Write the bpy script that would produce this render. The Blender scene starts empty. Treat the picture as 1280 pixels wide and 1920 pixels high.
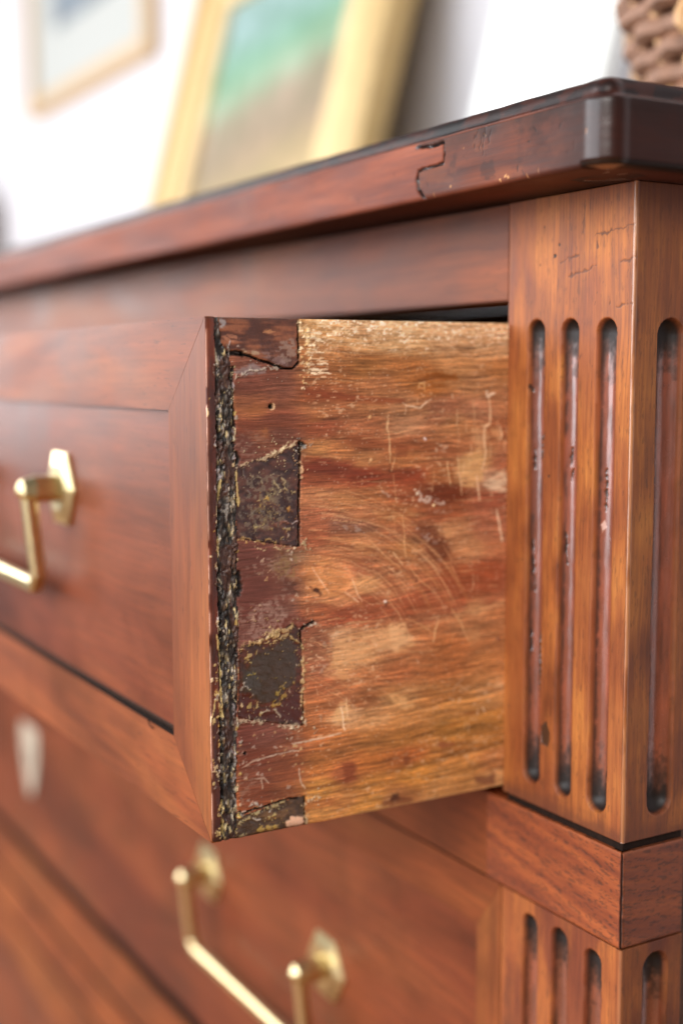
import bpy, bmesh, math, random
import numpy as np
from mathutils import Vector, Matrix

scene = bpy.context.scene
COL = scene.collection
# ------------------------------------------------------------------ camera
cam_d = bpy.data.cameras.new('camera')
cam = bpy.data.objects.new('camera', cam_d)
COL.objects.link(cam)
FW = Vector((-0.85831056, 0.50175914, -0.10742791))
RT = Vector((0.50486865, 0.86319378, -0.00203601))
UP = Vector((-0.09170952, 0.05598451, 0.99421079))
mw = Matrix((RT, UP, -FW)).transposed().to_4x4()
mw.translation = Vector((0.3101, -0.28773, 0.15278))
cam.matrix_world = mw
cam_d.sensor_fit = 'VERTICAL'
cam_d.sensor_height = 36
cam_d.sensor_width = 24
cam_d.lens = 45.69
cam_d.clip_start = 0.01
cam_d.clip_end = 30
cam_d.dof.use_dof = True
cam_d.dof.focus_distance = 0.417
cam_d.dof.aperture_fstop = 3.9
cam_d.dof.aperture_blades = 0
scene.camera = cam
# ------------------------------------------------------------------ light
world = bpy.data.worlds.new('World')
scene.world = world
world.use_nodes = True
bg = world.node_tree.nodes['Background']
bg.inputs[0].default_value = (1.0, 0.98, 0.96, 1)
bg.inputs[1].default_value = 0.15


def area(name, loc, target, sx, sy, power, color):
    d = bpy.data.lights.new(name, 'AREA')
    d.shape = 'RECTANGLE'
    d.size = sx
    d.size_y = sy
    d.energy = power
    d.color = color
    o = bpy.data.objects.new(name, d)
    COL.objects.link(o)
    o.location = loc
    o.rotation_euler = (Vector(target) - Vector(loc)).to_track_quat('-Z', 'Y').to_euler()
    return o


area('window_light_left', (-2.75, -0.85, 0.75), (-0.9, 0.1, 0.2), 1.0, 1.5, 40, (0.97, 0.98, 1.0))
area('added_light_corner', (-1.75, -1.6, 0.95), (-0.3, 0.1, 0.15), 1.0, 1.2, 24, (0.93, 0.96, 1.0))  # unseen lamp, added to bring sheen into the flutes
area('window_light_front', (-0.45, -2.2, 0.62), (0, 0, 0.1), 2.2, 1.7, 78, (0.90, 0.95, 1.0))
area('room_fill', (1.5, -1.9, 1.3), (0, 0, 0.1), 1.5, 1.2, 54, (1.0, 0.96, 0.92))

scene.view_settings.view_transform = 'Standard'
scene.view_settings.look = 'None'
scene.view_settings.exposure = 0.0
scene.view_settings.gamma = 1.0

# ------------------------------------------------------------------ numpy noise and paint
_rng = np.random.default_rng(7)
_PERM = np.concatenate([_rng.permutation(256)] * 2).astype(np.int32)
_VAL = _rng.random(256).astype(np.float32)


def vn(x, y, seed=0):
    x = np.asarray(x, np.float32) + seed * 17.13
    y = np.asarray(y, np.float32) + seed * 9.71
    xi = np.floor(x).astype(np.int32)
    yi = np.floor(y).astype(np.int32)
    fx = x - xi
    fy = y - yi
    fx = fx * fx * (3 - 2 * fx)
    fy = fy * fy * (3 - 2 * fy)
    xi &= 255
    yi &= 255
    x1 = (xi + 1) & 255
    y1 = (yi + 1) & 255
    a = _VAL[_PERM[_PERM[xi] + yi]]
    b = _VAL[_PERM[_PERM[x1] + yi]]
    c = _VAL[_PERM[_PERM[xi] + y1]]
    d = _VAL[_PERM[_PERM[x1] + y1]]
    return (a + (b - a) * fx) * (1 - fy) + (c + (d - c) * fx) * fy


def fbm(x, y, seed=0, o=4):
    s = 0.0
    w = 0.0
    k = 1.0
    for i in range(o):
        s = s + vn(x * 2 ** i, y * 2 ** i, seed + i * 3) * k
        w += k
        k *= 0.5
    return s / w


def sstep(a, b, x):
    t = np.clip((x - a) / (b - a), 0, 1)
    return t * t * (3 - 2 * t)


def lin(c):
    c = np.clip(np.asarray(c, np.float32) / 255.0, 0, 1)
    return np.where(c <= 0.04045, c / 12.92, ((c + 0.055) / 1.055) ** 2.4)


def circ(a, b, r):
    return [(a + r * math.cos(k * math.pi / 5), b + r * math.sin(k * math.pi / 5)) for k in range(10)]


class Sheet:
    """A finely divided skin in millimetres (u along, v up) with colour, height and gloss."""

    def __init__(s, U, V):
        s.U = np.asarray(U, np.float32)
        s.V = np.asarray(V, np.float32)
        s.u, s.v = np.meshgrid(s.U, s.V)
        n = s.u.shape
        s.C = np.zeros(n + (3,), np.float32)
        s.H = np.zeros(n, np.float32)
        s.R = np.full(n, 0.5, np.float32)

    def win(s, pts, pad):
        p = np.asarray(pts, np.float32)
        a = np.searchsorted(s.U, p[:, 0].min() - pad)
        b = np.searchsorted(s.U, p[:, 0].max() + pad)
        c = np.searchsorted(s.V, p[:, 1].min() - pad)
        d = np.searchsorted(s.V, p[:, 1].max() + pad)
        return (slice(c, d), slice(a, b))

    def dist(s, pts, w, closed=False, wob=0.0):
        u = s.u[w]
        v = s.v[w]
        if wob:
            a = u
            u = u + wob * 2.4 * (fbm(a / 2.1, v / 2.1, 61, 3) - 0.5)
            v = v + wob * 2.4 * (fbm(a / 2.1, v / 2.1, 67, 3) - 0.5)
        best = np.full(u.shape, 1e9, np.float32)
        tt = np.zeros(u.shape, np.float32)
        P = list(pts) + ([pts[0]] if closed else [])
        n = max(1, len(P) - 1)
        for i in range(len(P) - 1):
            ax, ay = P[i]
            bx, by = P[i + 1]
            dx, dy = bx - ax, by - ay
            L = dx * dx + dy * dy + 1e-9
            t = np.clip(((u - ax) * dx + (v - ay) * dy) / L, 0, 1)
            d = np.hypot(u - ax - t * dx, v - ay - t * dy)
            m = d < best
            best = np.where(m, d, best)
            tt = np.where(m, (i + t) / n, tt)
        return best, tt

    def inside(s, pts, w):
        u = s.u[w]
        v = s.v[w]
        r = np.zeros(u.shape, bool)
        n = len(pts)
        for i in range(n):
            x1, y1 = pts[i]
            x2, y2 = pts[(i + 1) % n]
            if y1 == y2:
                continue
            c = ((y1 > v) != (y2 > v)) & (u < (x2 - x1) * (v - y1) / (y2 - y1) + x1)
            r ^= c
        return r

    def mix(s, w, col, m):
        s.C[w] = s.C[w] * (1 - m[..., None]) + np.asarray(col, np.float32) * m[..., None]

    def stroke(s, pts, width, col, a=1.0, h=0.0, rag=0.5, fs=1.2, taper=True, seed=0, rough=None, soft=0.6, wob=0.3, brk=None):
        w = s.win(pts, width * 2 + 1 + wob)
        if s.u[w].size == 0:
            return
        d, t = s.dist(pts, w, False, wob)
        n = fbm(s.u[w] / fs, s.v[w] / fs, seed + 40, 3)
        wd = width * (1 + rag * 2.2 * (n - 0.5))
        if taper:
            wd = wd * (0.35 + 0.65 * np.sqrt(np.clip(np.sin(np.clip(t, 0, 1) * math.pi), 0, 1)))
        m = 1 - sstep(wd * (1 - soft), wd, d)
        if brk is not None:
            m = m * sstep(brk - 0.09, brk + 0.09, fbm(s.u[w] / 1.5, s.v[w] / 1.5, seed + 7, 3))
        if col is not None:
            s.mix(w, col, m * a)
        s.H[w] += h * m
        if rough is not None:
            s.R[w] = s.R[w] * (1 - m) + rough * m

    def blob(s, pts, col, a=1.0, soft=1.0, rag=1.0, fs=2.0, h=0.0, seed=0, rough=None, ax=1.0, thr=None):
        w = s.win(pts, soft + rag * 2 + 1)
        if s.u[w].size == 0:
            return
        d, _ = s.dist(pts, w, True)
        sd = np.where(s.inside(pts, w), -d, d)
        n = fbm(s.u[w] / fs / ax, s.v[w] / fs, seed + 80, 4)
        sd = sd + rag * 3 * (n - 0.5)
        m = 1 - sstep(-soft, soft * 0.3, sd)
        if thr is not None:
            n2 = fbm(s.u[w] / thr[0] / thr[2], s.v[w] / thr[0], seed + 120, 4)
            m = m * sstep(thr[1] - 0.06, thr[1] + 0.06, n2)
        if col is not None:
            s.mix(w, col, m * a)
        s.H[w] += h * m
        if rough is not None:
            s.R[w] = s.R[w] * (1 - m) + rough * m

    def rbf(s, tab, au, bv, warp=None):
        T = np.asarray(tab, np.float32)
        wu, wv = (s.u, s.v) if warp is None else warp
        num = np.zeros(s.C.shape, np.float32)
        den = np.zeros(s.u.shape, np.float32)
        for r in T:
            q = ((wu - r[0]) / au) ** 2 + ((wv - r[1]) / bv) ** 2
            k = 1.0 / (0.06 + q) ** 2.2
            num += k[..., None] * r[2:5]
            den += k
        s.C = num / den[..., None]

    # geometry
    def build(s, name, mat, parent, pos, nrm, mask=None, depth=6.0, org=(0, 0, 0), gain=1.0, skirt=None, extra=None):
        P = pos(s.u, s.v)
        N = nrm(s.u, s.v)
        nv, nu = s.u.shape
        X = (P + N * s.H[..., None]) * 0.001 - np.asarray(org, np.float32)
        B = (P - (N if skirt is None else np.asarray(skirt, np.float32)) * depth) * 0.001 - np.asarray(org, np.float32)
        if mask is None:
            mask = np.ones((nv - 1, nu - 1), bool)
        idx = np.arange(nv * nu).reshape(nv, nu)
        a, b, c, d = idx[:-1, :-1], idx[:-1, 1:], idx[1:, 1:], idx[1:, :-1]
        F = np.stack([a, b, c, d], -1)[mask]
        pm = np.pad(mask, 1)
        E = []
        core = pm[1:-1, 1:-1]
        for nb, e0, e1 in ((pm[:-2, 1:-1], a, b), (pm[1:-1, 2:], b, c), (pm[2:, 1:-1], c, d), (pm[1:-1, :-2], d, a)):
            q = core & ~nb
            E.append(np.stack([e0[q], e1[q]], -1))
        E = np.concatenate(E)
        used = np.unique(F)
        rem = np.full(nv * nu, -1, np.int64)
        rem[used] = np.arange(len(used))
        bu = np.unique(E)
        rb = np.full(nv * nu, -1, np.int64)
        rb[bu] = np.arange(len(bu)) + len(used)
        F1 = rem[F]
        F2 = np.stack([rem[E[:, 1]], rem[E[:, 0]], rb[E[:, 0]], rb[E[:, 1]]], -1)
        verts = np.concatenate([X.reshape(-1, 3)[used], B.reshape(-1, 3)[bu]])
        faces = np.concatenate([F1, F2])
        col = lin(s.C.reshape(-1, 3)) * gain
        col = np.concatenate([col[used], col[bu]])
        rg = s.R.reshape(-1)
        rg = np.concatenate([rg[used], rg[bu]])
        if extra is not None:
            ev, ef, ec = extra
            faces = np.concatenate([faces, np.asarray(ef) + len(verts)])
            verts = np.concatenate([verts, np.asarray(ev, np.float32) - np.asarray(org, np.float32)])
            col = np.concatenate([col, np.tile(lin(ec) * gain, (len(ev), 1))])
            rg = np.concatenate([rg, np.full(len(ev), 0.6)])
        me = bpy.data.meshes.new(name)
        me.vertices.add(len(verts))
        me.vertices.foreach_set('co', verts.astype(np.float32).ravel())
        me.loops.add(faces.size)
        me.loops.foreach_set('vertex_index', faces.astype(np.int32).ravel())
        me.polygons.add(len(faces))
        me.polygons.foreach_set('loop_start', np.arange(0, faces.size, 4, dtype=np.int32))
        me.update(calc_edges=True)
        sm = np.zeros(len(faces), bool)
        sm[:len(F1)] = True
        me.polygons.foreach_set('use_smooth', sm)
        at = me.attributes.new('stain', 'FLOAT_COLOR', 'POINT')
        at.data.foreach_set('color', np.concatenate([col, np.ones((len(col), 1))], 1).astype(np.float32).ravel())
        at = me.attributes.new('polish', 'FLOAT', 'POINT')
        at.data.foreach_set('value', rg.astype(np.float32))
        me.materials.append(mat)
        o = bpy.data.objects.new(name, me)
        COL.objects.link(o)
        o.parent = parent
        return o


# ------------------------------------------------------------------ materials
class NT:
    def __init__(s, name):
        s.m = bpy.data.materials.new(name)
        s.m.use_nodes = True
        s.t = s.m.node_tree
        s.b = s.t.nodes['Principled BSDF']

    def n(s, typ, **kw):
        x = s.t.nodes.new(typ)
        for k, v in kw.items():
            if isinstance(k, str) and hasattr(x, k):
                setattr(x, k, v)
        return x

    def l(s, a, b):
        s.t.links.new(a, b)

    def noise(s, vec, scale, detail=4, rough=0.55, dist=0.0):
        x = s.n('ShaderNodeTexNoise')
        x.inputs['Scale'].default_value = scale
        x.inputs['Detail'].default_value = detail
        x.inputs['Roughness'].default_value = rough
        x.inputs['Distortion'].default_value = dist
        s.l(vec, x.inputs['Vector'])
        return x.outputs['Fac']

    def ramp(s, fac, stops):
        x = s.n('ShaderNodeValToRGB')
        el = x.color_ramp.elements
        while len(el) < len(stops):
            el.new(0.5)
        for e, (p, c) in zip(el, stops):
            e.position = p
            e.color = tuple(c) + (1,) if len(c) == 3 else c
        s.l(fac, x.inputs['Fac'])
        return x.outputs['Color']

    def mul(s, a, b, fac=1.0, mode='MULTIPLY'):
        x = s.n('ShaderNodeMix')
        x.data_type = 'RGBA'
        x.blend_type = mode
        if isinstance(fac, float):
            x.inputs[0].default_value = fac
        else:
            s.l(fac, x.inputs[0])
        for q, i in ((a, 6), (b, 7)):
            if isinstance(q, tuple):
                x.inputs[i].default_value = q + (1,)
            else:
                s.l(q, x.inputs[i])
        return x.outputs[2]


def L3(r, g, b):
    return tuple(float(x) for x in lin((r, g, b)))


def sheet_mat(name, coat=0.0, coat_rough=0.2, spec=0.5, fib=(1, 1, 1), amp=0.12, bump=0.15, fscale=1500, gloss=0.0):
    N = NT(name)
    a = N.n('ShaderNodeAttribute', attribute_name='stain')
    r = N.n('ShaderNodeAttribute', attribute_name='polish')
    tc = N.n('ShaderNodeTexCoord').outputs['Object']
    mp = N.n('ShaderNodeMapping')
    mp.inputs['Scale'].default_value = fib
    N.l(tc, mp.inputs['Vector'])
    f = N.noise(mp.outputs[0], fscale, 3, 0.6)
    c = N.mul(a.outputs['Color'], N.ramp(f, [(0.25, (1 - amp * 1.6,) * 3), (0.75, (1 + amp,) * 3)]))
    N.l(c, N.b.inputs['Base Color'])
    N.l(r.outputs['Fac'], N.b.inputs['Roughness'])
    bp = N.n('ShaderNodeBump')
    bp.inputs['Strength'].default_value = bump
    bp.inputs['Distance'].default_value = 0.0003
    N.l(f, bp.inputs['Height'])
    N.l(bp.outputs[0], N.b.inputs['Normal'])
    N.b.inputs['Specular IOR Level'].default_value = spec
    mr = N.n('ShaderNodeMapRange')
    mr.inputs['From Min'].default_value = 0.5
    mr.inputs['From Max'].default_value = 0.25
    mr.inputs['To Min'].default_value = coat
    mr.inputs['To Max'].default_value = max(coat, gloss)
    N.l(r.outputs['Fac'], mr.inputs['Value'])
    N.l(mr.outputs[0], N.b.inputs['Coat Weight'])
    N.b.inputs['Coat Roughness'].default_value = coat_rough
    return N.m


def wood_mat(name, dark, mid, light, axis='X', rough=0.42, coat=0.25, coat_rough=0.3, fig=9.0, spec=0.5, pore=0.5, blotch=0.35, k=1.0):
    dark, mid, light = [tuple(q * k for q in c) for c in (dark, mid, light)]
    N = NT(name)
    tc = N.n('ShaderNodeTexCoord').outputs['Object']
    oi = N.n('ShaderNodeObjectInfo').outputs['Random']
    vm = N.n('ShaderNodeVectorMath', operation='MULTIPLY_ADD')
    N.l(tc, vm.inputs[0])
    vm.inputs[1].default_value = (1, 1, 1)
    cx = N.n('ShaderNodeCombineXYZ')
    mu = N.n('ShaderNodeMath', operation='MULTIPLY')
    mu.inputs[1].default_value = 13.0
    N.l(oi, mu.inputs[0])
    for i in range(3):
        N.l(mu.outputs[0], cx.inputs[i])
    N.l(cx.outputs[0], vm.inputs[2])
    v = vm.outputs[0]

    def st(k):
        m = N.n('ShaderNodeMapping')
        sc = [1, 1, 1]
        sc['XYZ'.index(axis)] = k
        m.inputs['Scale'].default_value = sc
        N.l(v, m.inputs['Vector'])
        return m.outputs[0]
    figure = N.noise(st(0.22), fig * 2.2, 5, 0.55, 1.2)
    fine = N.noise(st(0.05), 420, 4, 0.6)
    blot = N.noise(st(0.6), 26, 3, 0.5, 0.6)
    c = N.ramp(figure, [(0.28, dark), (0.5, mid), (0.74, light)])
    c = N.mul(c, N.ramp(fine, [(0.25, (0.66,) * 3), (0.72, (1.14,) * 3)]))
    c = N.mul(c, N.ramp(blot, [(0.3, (1 - blotch,) * 3), (0.6, (1.05,) * 3)]))
    pn = N.noise(st(0.12), 1300, 2, 0.5)
    pm = N.ramp(pn, [(0.64, (0, 0, 0)), (0.72, (pore,) * 3)])
    c = N.mul(c, tuple(x * 0.25 for x in dark), pm, 'MIX')
    N.l(c, N.b.inputs['Base Color'])
    rr = N.n('ShaderNodeMapRange')
    rr.inputs['To Min'].default_value = rough - 0.1
    rr.inputs['To Max'].default_value = rough + 0.14
    N.l(blot, rr.inputs['Value'])
    N.l(rr.outputs[0], N.b.inputs['Roughness'])
    bp = N.n('ShaderNodeBump')
    bp.inputs['Strength'].default_value = 0.12
    bp.inputs['Distance'].default_value = 0.0003
    N.l(fine, bp.inputs['Height'])
    N.l(bp.outputs[0], N.b.inputs['Normal'])
    N.b.inputs['Coat Weight'].default_value = coat
    N.b.inputs['Coat Roughness'].default_value = coat_rough
    N.b.inputs['Specular IOR Level'].default_value = spec
    return N.m


def plain_mat(name, col, rough=0.6, metal=0.0, var=0.12, vscale=60, spec=0.5):
    N = NT(name)
    tc = N.n('ShaderNodeTexCoord').outputs['Object']
    f = N.noise(tc, vscale, 4, 0.6)
    c = N.mul(tuple(col), N.ramp(f, [(0.3, (1 - var,) * 3), (0.7, (1 + var,) * 3)]))
    N.l(c, N.b.inputs['Base Color'])
    N.b.inputs['Roughness'].default_value = rough
    N.b.inputs['Metallic'].default_value = metal
    N.b.inputs['Specular IOR Level'].default_value = spec
    return N.m


M_PINE = sheet_mat('scarred_pine', 0.0, 0.3, 0.35, (1, 0.06, 1), 0.2, 0.35, 1500)
M_PIN = sheet_mat('old_dark_endgrain', 0.12, 0.25, 0.5, (1, 1, 1), 0.14, 0.3, 1400)
M_GLUE = sheet_mat('crumbled_glue', 0.1, 0.3, 0.5, (1, 1, 1), 0.15, 0.3, 1800)
M_POST = sheet_mat('fluted_walnut', 0.02, 0.3, 0.45, (1, 1, 0.07), 0.13, 0.15, 1000, 1.6)
M_BAND = sheet_mat('block_walnut', 0.04, 0.25, 0.5, (0.07, 0.3, 1), 0.13, 0.15, 1000)
M_TOP = sheet_mat('table_top_walnut', 0.0, 0.32, 0.2, (0.06, 0.06, 1), 0.12, 0.15, 900, 0.55)
M_FRONT = wood_mat('drawer_panel_walnut', L3(116, 45, 22), L3(152, 69, 35), L3(174, 90, 47), 'X', 0.44, 0.08, 0.3, 7, spec=0.3, k=0.5)
M_STILE = wood_mat('stile_walnut', L3(132, 60, 26), L3(162, 85, 40), L3(186, 108, 52), 'Z', 0.5, 0.04, 0.33, 12, spec=0.3, k=0.62)
M_RAIL = wood_mat('rail_walnut', L3(122, 54, 24), L3(156, 79, 38), L3(178, 100, 50), 'X', 0.5, 0.04, 0.33, 9, spec=0.26, k=0.66)
M_CARC = wood_mat('carcass_wood', L3(58, 34, 22), L3(78, 48, 30), L3(96, 60, 40), 'X', 0.7, 0.0)
M_PINEP = wood_mat('raw_pine', L3(150, 100, 55), L3(180, 128, 76), L3(200, 150, 95), 'Y', 0.7, 0.0)
M_DARK = plain_mat('dark_wood_grime_shade', L3(34, 22, 16), 0.8, 0, 0.3, 400, 0.15)  # grimy wood, also used as painted shade in gaps and slots
M_BRASS = plain_mat('polished_brass', L3(218, 200, 154), 0.33, 1.0, 0.1, 300)
M_BONE = plain_mat('bone_plate', L3(176, 164, 146), 0.5, 0, 0.08, 200)
M_WALL = plain_mat('wall_paint', (0.63, 0.61, 0.635), 0.85, 0, 0.02, 8)
M_WHITE = plain_mat('white_primed_board', (0.88, 0.89, 0.85), 0.7, 0, 0.02, 20)
M_GILT = plain_mat('gilding_lit', (0.72, 0.51, 0.24), 0.55, 0.1, 0.12, 60)  # paler tone puts the light on the inner bevel into the colour
M_GILT2 = plain_mat('gilding_deep', (0.52, 0.35, 0.14), 0.5, 0.15, 0.15, 60)
M_THIN = plain_mat('oak_moulding', (0.52, 0.36, 0.20), 0.5, 0, 0.15, 80)
M_MAT = plain_mat('mount_card', (0.42, 0.43, 0.41), 0.9, 0, 0.02, 30)
M_WICK = plain_mat('wicker', L3(138, 98, 74), 0.65, 0, 0.3, 120)
M_WICK2 = plain_mat('wicker_light', L3(196, 150, 102), 0.55, 0, 0.3, 120)
M_GREY = plain_mat('grey_brown_cloth', L3(168, 158, 152), 0.9, 0, 0.1, 40)


# ------------------------------------------------------------------ object helpers
def tag(o, label, cat, group=None, kind=None):
    if label:
        o['label'] = label
    if cat:
        o['category'] = cat
    if group:
        o['group'] = group
    if kind:
        o['kind'] = kind
    return o


def empty(name, loc, label, cat):
    o = bpy.data.objects.new(name, None)
    o.empty_display_size = 0.05
    COL.objects.link(o)
    o.location = loc
    return tag(o, label, cat)


def link(name, bm, mats, parent=None, org=None, smooth=False):
    if org is None:
        org = parent_org(parent)
    bmesh.ops.translate(bm, verts=bm.verts, vec=-Vector(org))
    bmesh.ops.recalc_face_normals(bm, faces=bm.faces)
    me = bpy.data.meshes.new(name)
    bm.to_mesh(me)
    bm.free()
    for m in (mats if isinstance(mats, (list, tuple)) else [mats]):
        me.materials.append(m)
    if smooth:
        me.polygons.foreach_set('use_smooth', [True] * len(me.polygons))
        me.set_sharp_from_angle(angle=math.radians(40))
    o = bpy.data.objects.new(name, me)
    COL.objects.link(o)
    o.parent = parent
    return o


def parent_org(p):
    v = Vector((0, 0, 0))
    while p is not None:
        v += p.location
        p = p.parent
    return v


def bev(bm, r, seg=2):
    if r > 0:
        es = [e for e in bm.edges if len(e.link_faces) == 2 and e.calc_face_angle(0) > 0.5]
        bmesh.ops.bevel(bm, geom=es, offset=r, segments=seg, affect='EDGES', clamp_overlap=True)


def add_box(bm, x0, x1, y0, y1, z0, z1):
    r = bmesh.ops.create_cube(bm, size=1)
    for v in r['verts']:
        v.co = Vector(((x0 + x1) / 2 + v.co.x * (x1 - x0), (y0 + y1) / 2 + v.co.y * (y1 - y0), (z0 + z1) / 2 + v.co.z * (z1 - z0)))
    return r['verts']


def box(name, b, mat, parent, r=0.0005):
    bm = bmesh.new()
    add_box(bm, *b)
    bev(bm, r)
    return link(name, bm, mat, parent)


def prism_xz(bm, poly, y0, y1):
    lo = [bm.verts.new((x, y0, z)) for x, z in poly]
    hi = [bm.verts.new((x, y1, z)) for x, z in poly]
    n = len(poly)
    bm.faces.new(lo)
    bm.faces.new(hi[::-1])
    for i in range(n):
        bm.faces.new((lo[i], hi[i], hi[(i + 1) % n], lo[(i + 1) % n]))


def tube(bm, pts, rad, seg=8, closed=False, square=False):
    rings = []
    n = len(pts)
    P = [Vector(p) for p in pts]
    ref = Vector((0.13, 0.31, 0.94))
    for i, p in enumerate(P):
        t = (P[(i + 1) % n] - P[i - 1]) if closed else (P[min(i + 1, n - 1)] - P[max(i - 1, 0)])
        t.normalize()
        a = t.cross(ref).normalized()
        b = t.cross(a).normalized()
        rr = rad[i] if isinstance(rad, (list, tuple)) else rad
        rings.append([bm.verts.new(p + (a * math.cos(k * 2 * math.pi / seg) + b * math.sin(k * 2 * math.pi / seg)) * rr) for k in range(seg)])
    m = n if closed else n - 1
    for i in range(m):
        A = rings[i]
        B = rings[(i + 1) % n]
        for k in range(seg):
            bm.faces.new((A[k], A[(k + 1) % seg], B[(k + 1) % seg], B[k]))
    if not closed:
        bm.faces.new(rings[0][::-1])
        bm.faces.new(rings[-1])


# ================================================================== the wall behind
wall = box('wall', (-4.2, 1.6, 0.56, 0.70, -0.9, 2.4), M_WALL, None, 0)
tag(wall, 'pale painted wall behind the chest of drawers', 'wall', kind='structure')

floor = box('floor', (-4.2, 3.0, -4.0, 0.56, -0.66, -0.621), wood_mat('oak_boards', L3(132, 88, 50), L3(160, 112, 68), L3(178, 130, 84), 'X', 0.5, 0.1, 0.3, 6), None, 0)
tag(floor, 'oak floor the chest of drawers stands on', 'floor', kind='structure')

# ================================================================== chest of drawers
XL = -1.2456      # left inner edge of the drawer opening
PW = 64.37        # post width, mm
chest = empty('chest_of_drawers', (-0.655, 0.2, -0.62), 'reddish walnut chest of drawers with fluted corner posts and jointed overhanging top', 'chest of drawers')
CO = parent_org(chest)

# ---- fluted post skins: u runs along the front face, round the arris and back along the side
RA = 1.0
SA = PW - RA
SB = SA + RA * math.pi / 2


def wrap_pos(u, v, y0=0.0):
    t = np.clip((u - SA) / RA, 0, math.pi / 2)
    x = np.where(u < SA, u - PW, -RA + RA * np.sin(t))
    y = np.where(u < SA, 0, np.where(u > SB, RA + (u - SB), RA - RA * np.cos(t)))
    return np.stack([x, y + y0, v], -1)


def wrap_nrm(u, v):
    t = np.clip((u - SA) / RA, 0, math.pi / 2)
    return np.stack([np.sin(t), -np.cos(t), np.zeros_like(u)], -1)


def wood_vert(S, cols, seed, warm=1.0):
    """vertical-grained mottled walnut"""
    u, v = S.u, S.v
    wu = u + 5 * (fbm(u / 30, v / 70, seed, 3) - 0.5)
    f = fbm(wu / 5.5, v / 60, seed + 1, 5)
    g = fbm(wu / 0.7, v / 22, seed + 2, 4)
    h = fbm(u / 14, v / 22, seed + 3, 4)
    t = np.clip(0.5 + 0.45 * (f - 0.5) + 1.2 * (h - 0.5) + 0.4 * (g - 0.5), 0, 1)
    a, b, c = [np.asarray(k, np.float32) for k in cols]
    t = t[..., None]
    S.C = np.where(t < 0.5, a + (b - a) * t * 2, b + (c - b) * (t - 0.5) * 2)
    S.C *= (1 + 0.20 * (g - 0.5))[..., None]
    fl = sstep(0.66, 0.76, fbm(wu / 0.55, v / 3.5, seed + 5, 3))
    S.C *= (1 - 0.16 * fl)[..., None]
    S.H += 0.05 * (g - 0.5) + 0.14 * (fbm(u / 9, v / 30, seed + 8, 3) - 0.5)
    S.R = 0.64 + 0.16 * (h - 0.5) + 0.12 * (g - 0.5)


def flute(S, cu, hw, v0, v1, dep, seed, dark=0.92, tilt=0.0, lf_=(-0.92, -0.72)):
    u, v = S.u, S.v
    cc = cu + tilt * (v - 90) / 90
    wob = 0.22 * (fbm(v / 9, v * 0 + seed, seed, 3) - 0.5)
    d = np.hypot(u - cc - wob, v - np.clip(v, v0 + hw, v1 - hw))
    hwv = hw * (1 + 0.05 * (fbm(v / 16, u / 6, seed + 1, 3) - 0.5))
    q = np.clip((hwv - d) / hw, 0, 1)
    prof = np.sqrt(np.clip(1 - (1 - q) ** 2.05, 0, 1))
    rim = 1 - sstep(0, 0.55, d - hwv)
    S.H -= np.where(d < hwv, dep * prof, 0) + 0.10 * rim
    S.H += np.where(q > 0.02, 0.16 * (fbm(u / 2.0, v / 9, seed + 2, 3) - 0.5), 0)
    ins = sstep(0.0, 0.14, q)
    n = fbm(u / 2.2, v / 14, seed + 3, 4)
    red = np.array((128, 66, 44), np.float32) * (0.8 + 0.5 * n)[..., None]
    S.C = S.C * (1 - ins[..., None]) + red * ins[..., None]
    # grime and shade painted into the two ends and along one wall
    e = np.minimum(v - v0, v1 - v)
    n2 = fbm(u / 1.4, v / 2.5, seed + 4, 4)
    gr = ins * np.clip(1.4 - e / (14.0 + 8 * (n2 - 0.5) * 2), 0, 1) * dark
    gr = np.maximum(gr, ins * sstep(0.66, 0.8, fbm(u / 1.4, v / 16, seed + 6, 4)) * 0.2)
    S.mix(np.s_[:, :], (20, 14, 13), gr)
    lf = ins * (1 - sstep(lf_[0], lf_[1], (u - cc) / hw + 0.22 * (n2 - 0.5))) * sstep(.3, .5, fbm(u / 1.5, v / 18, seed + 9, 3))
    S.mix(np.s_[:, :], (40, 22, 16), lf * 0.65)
    # worn pale/red arris
    ed = np.exp(-((d - hwv) / 0.35) ** 2)
    S.mix(np.s_[:, :], (150, 80, 52), ed * 0.45 * sstep(0.35, 0.6, fbm(u / 1.2, v / 6, seed + 7, 3)))
    S.R = S.R * (1 - ins) + (0.26 + 0.1 * (n2 - 0.5) + .3 * gr) * ins


def grid_u(a, b, fine):
    return np.arange(a, b + fine * 0.5, fine)


# upper post
U = np.concatenate([grid_u(0, SA - 0.05, 0.26), np.linspace(SA, SB, 9), SB + np.arange(0.2, 27, 0.3)])
S = Sheet(U, np.arange(-1.8, 211.95, 0.34))
wood_vert(S, ((112, 54, 22), (162, 92, 40), (194, 124, 58)), 3)
u, v = S.u, S.v
S.mix(np.s_[:, :], (124, 60, 32), 0.4 * sstep(0.42, 0.62, fbm(u / 9, v / 40, 31, 4)))
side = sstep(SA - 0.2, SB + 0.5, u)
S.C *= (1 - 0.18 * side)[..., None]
S.mix(np.s_[:, :], (84, 40, 22), 0.6 * (1 - sstep(0, 7, v + 1.8 + 5 * (fbm(u / 8, v / 3, 33) - 0.5))))
S.mix(np.s_[:, :], (88, 42, 24), 0.35 * sstep(203, 212, v + 6 * (fbm(u / 8, v / 6, 34) - 0.5)))
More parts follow.
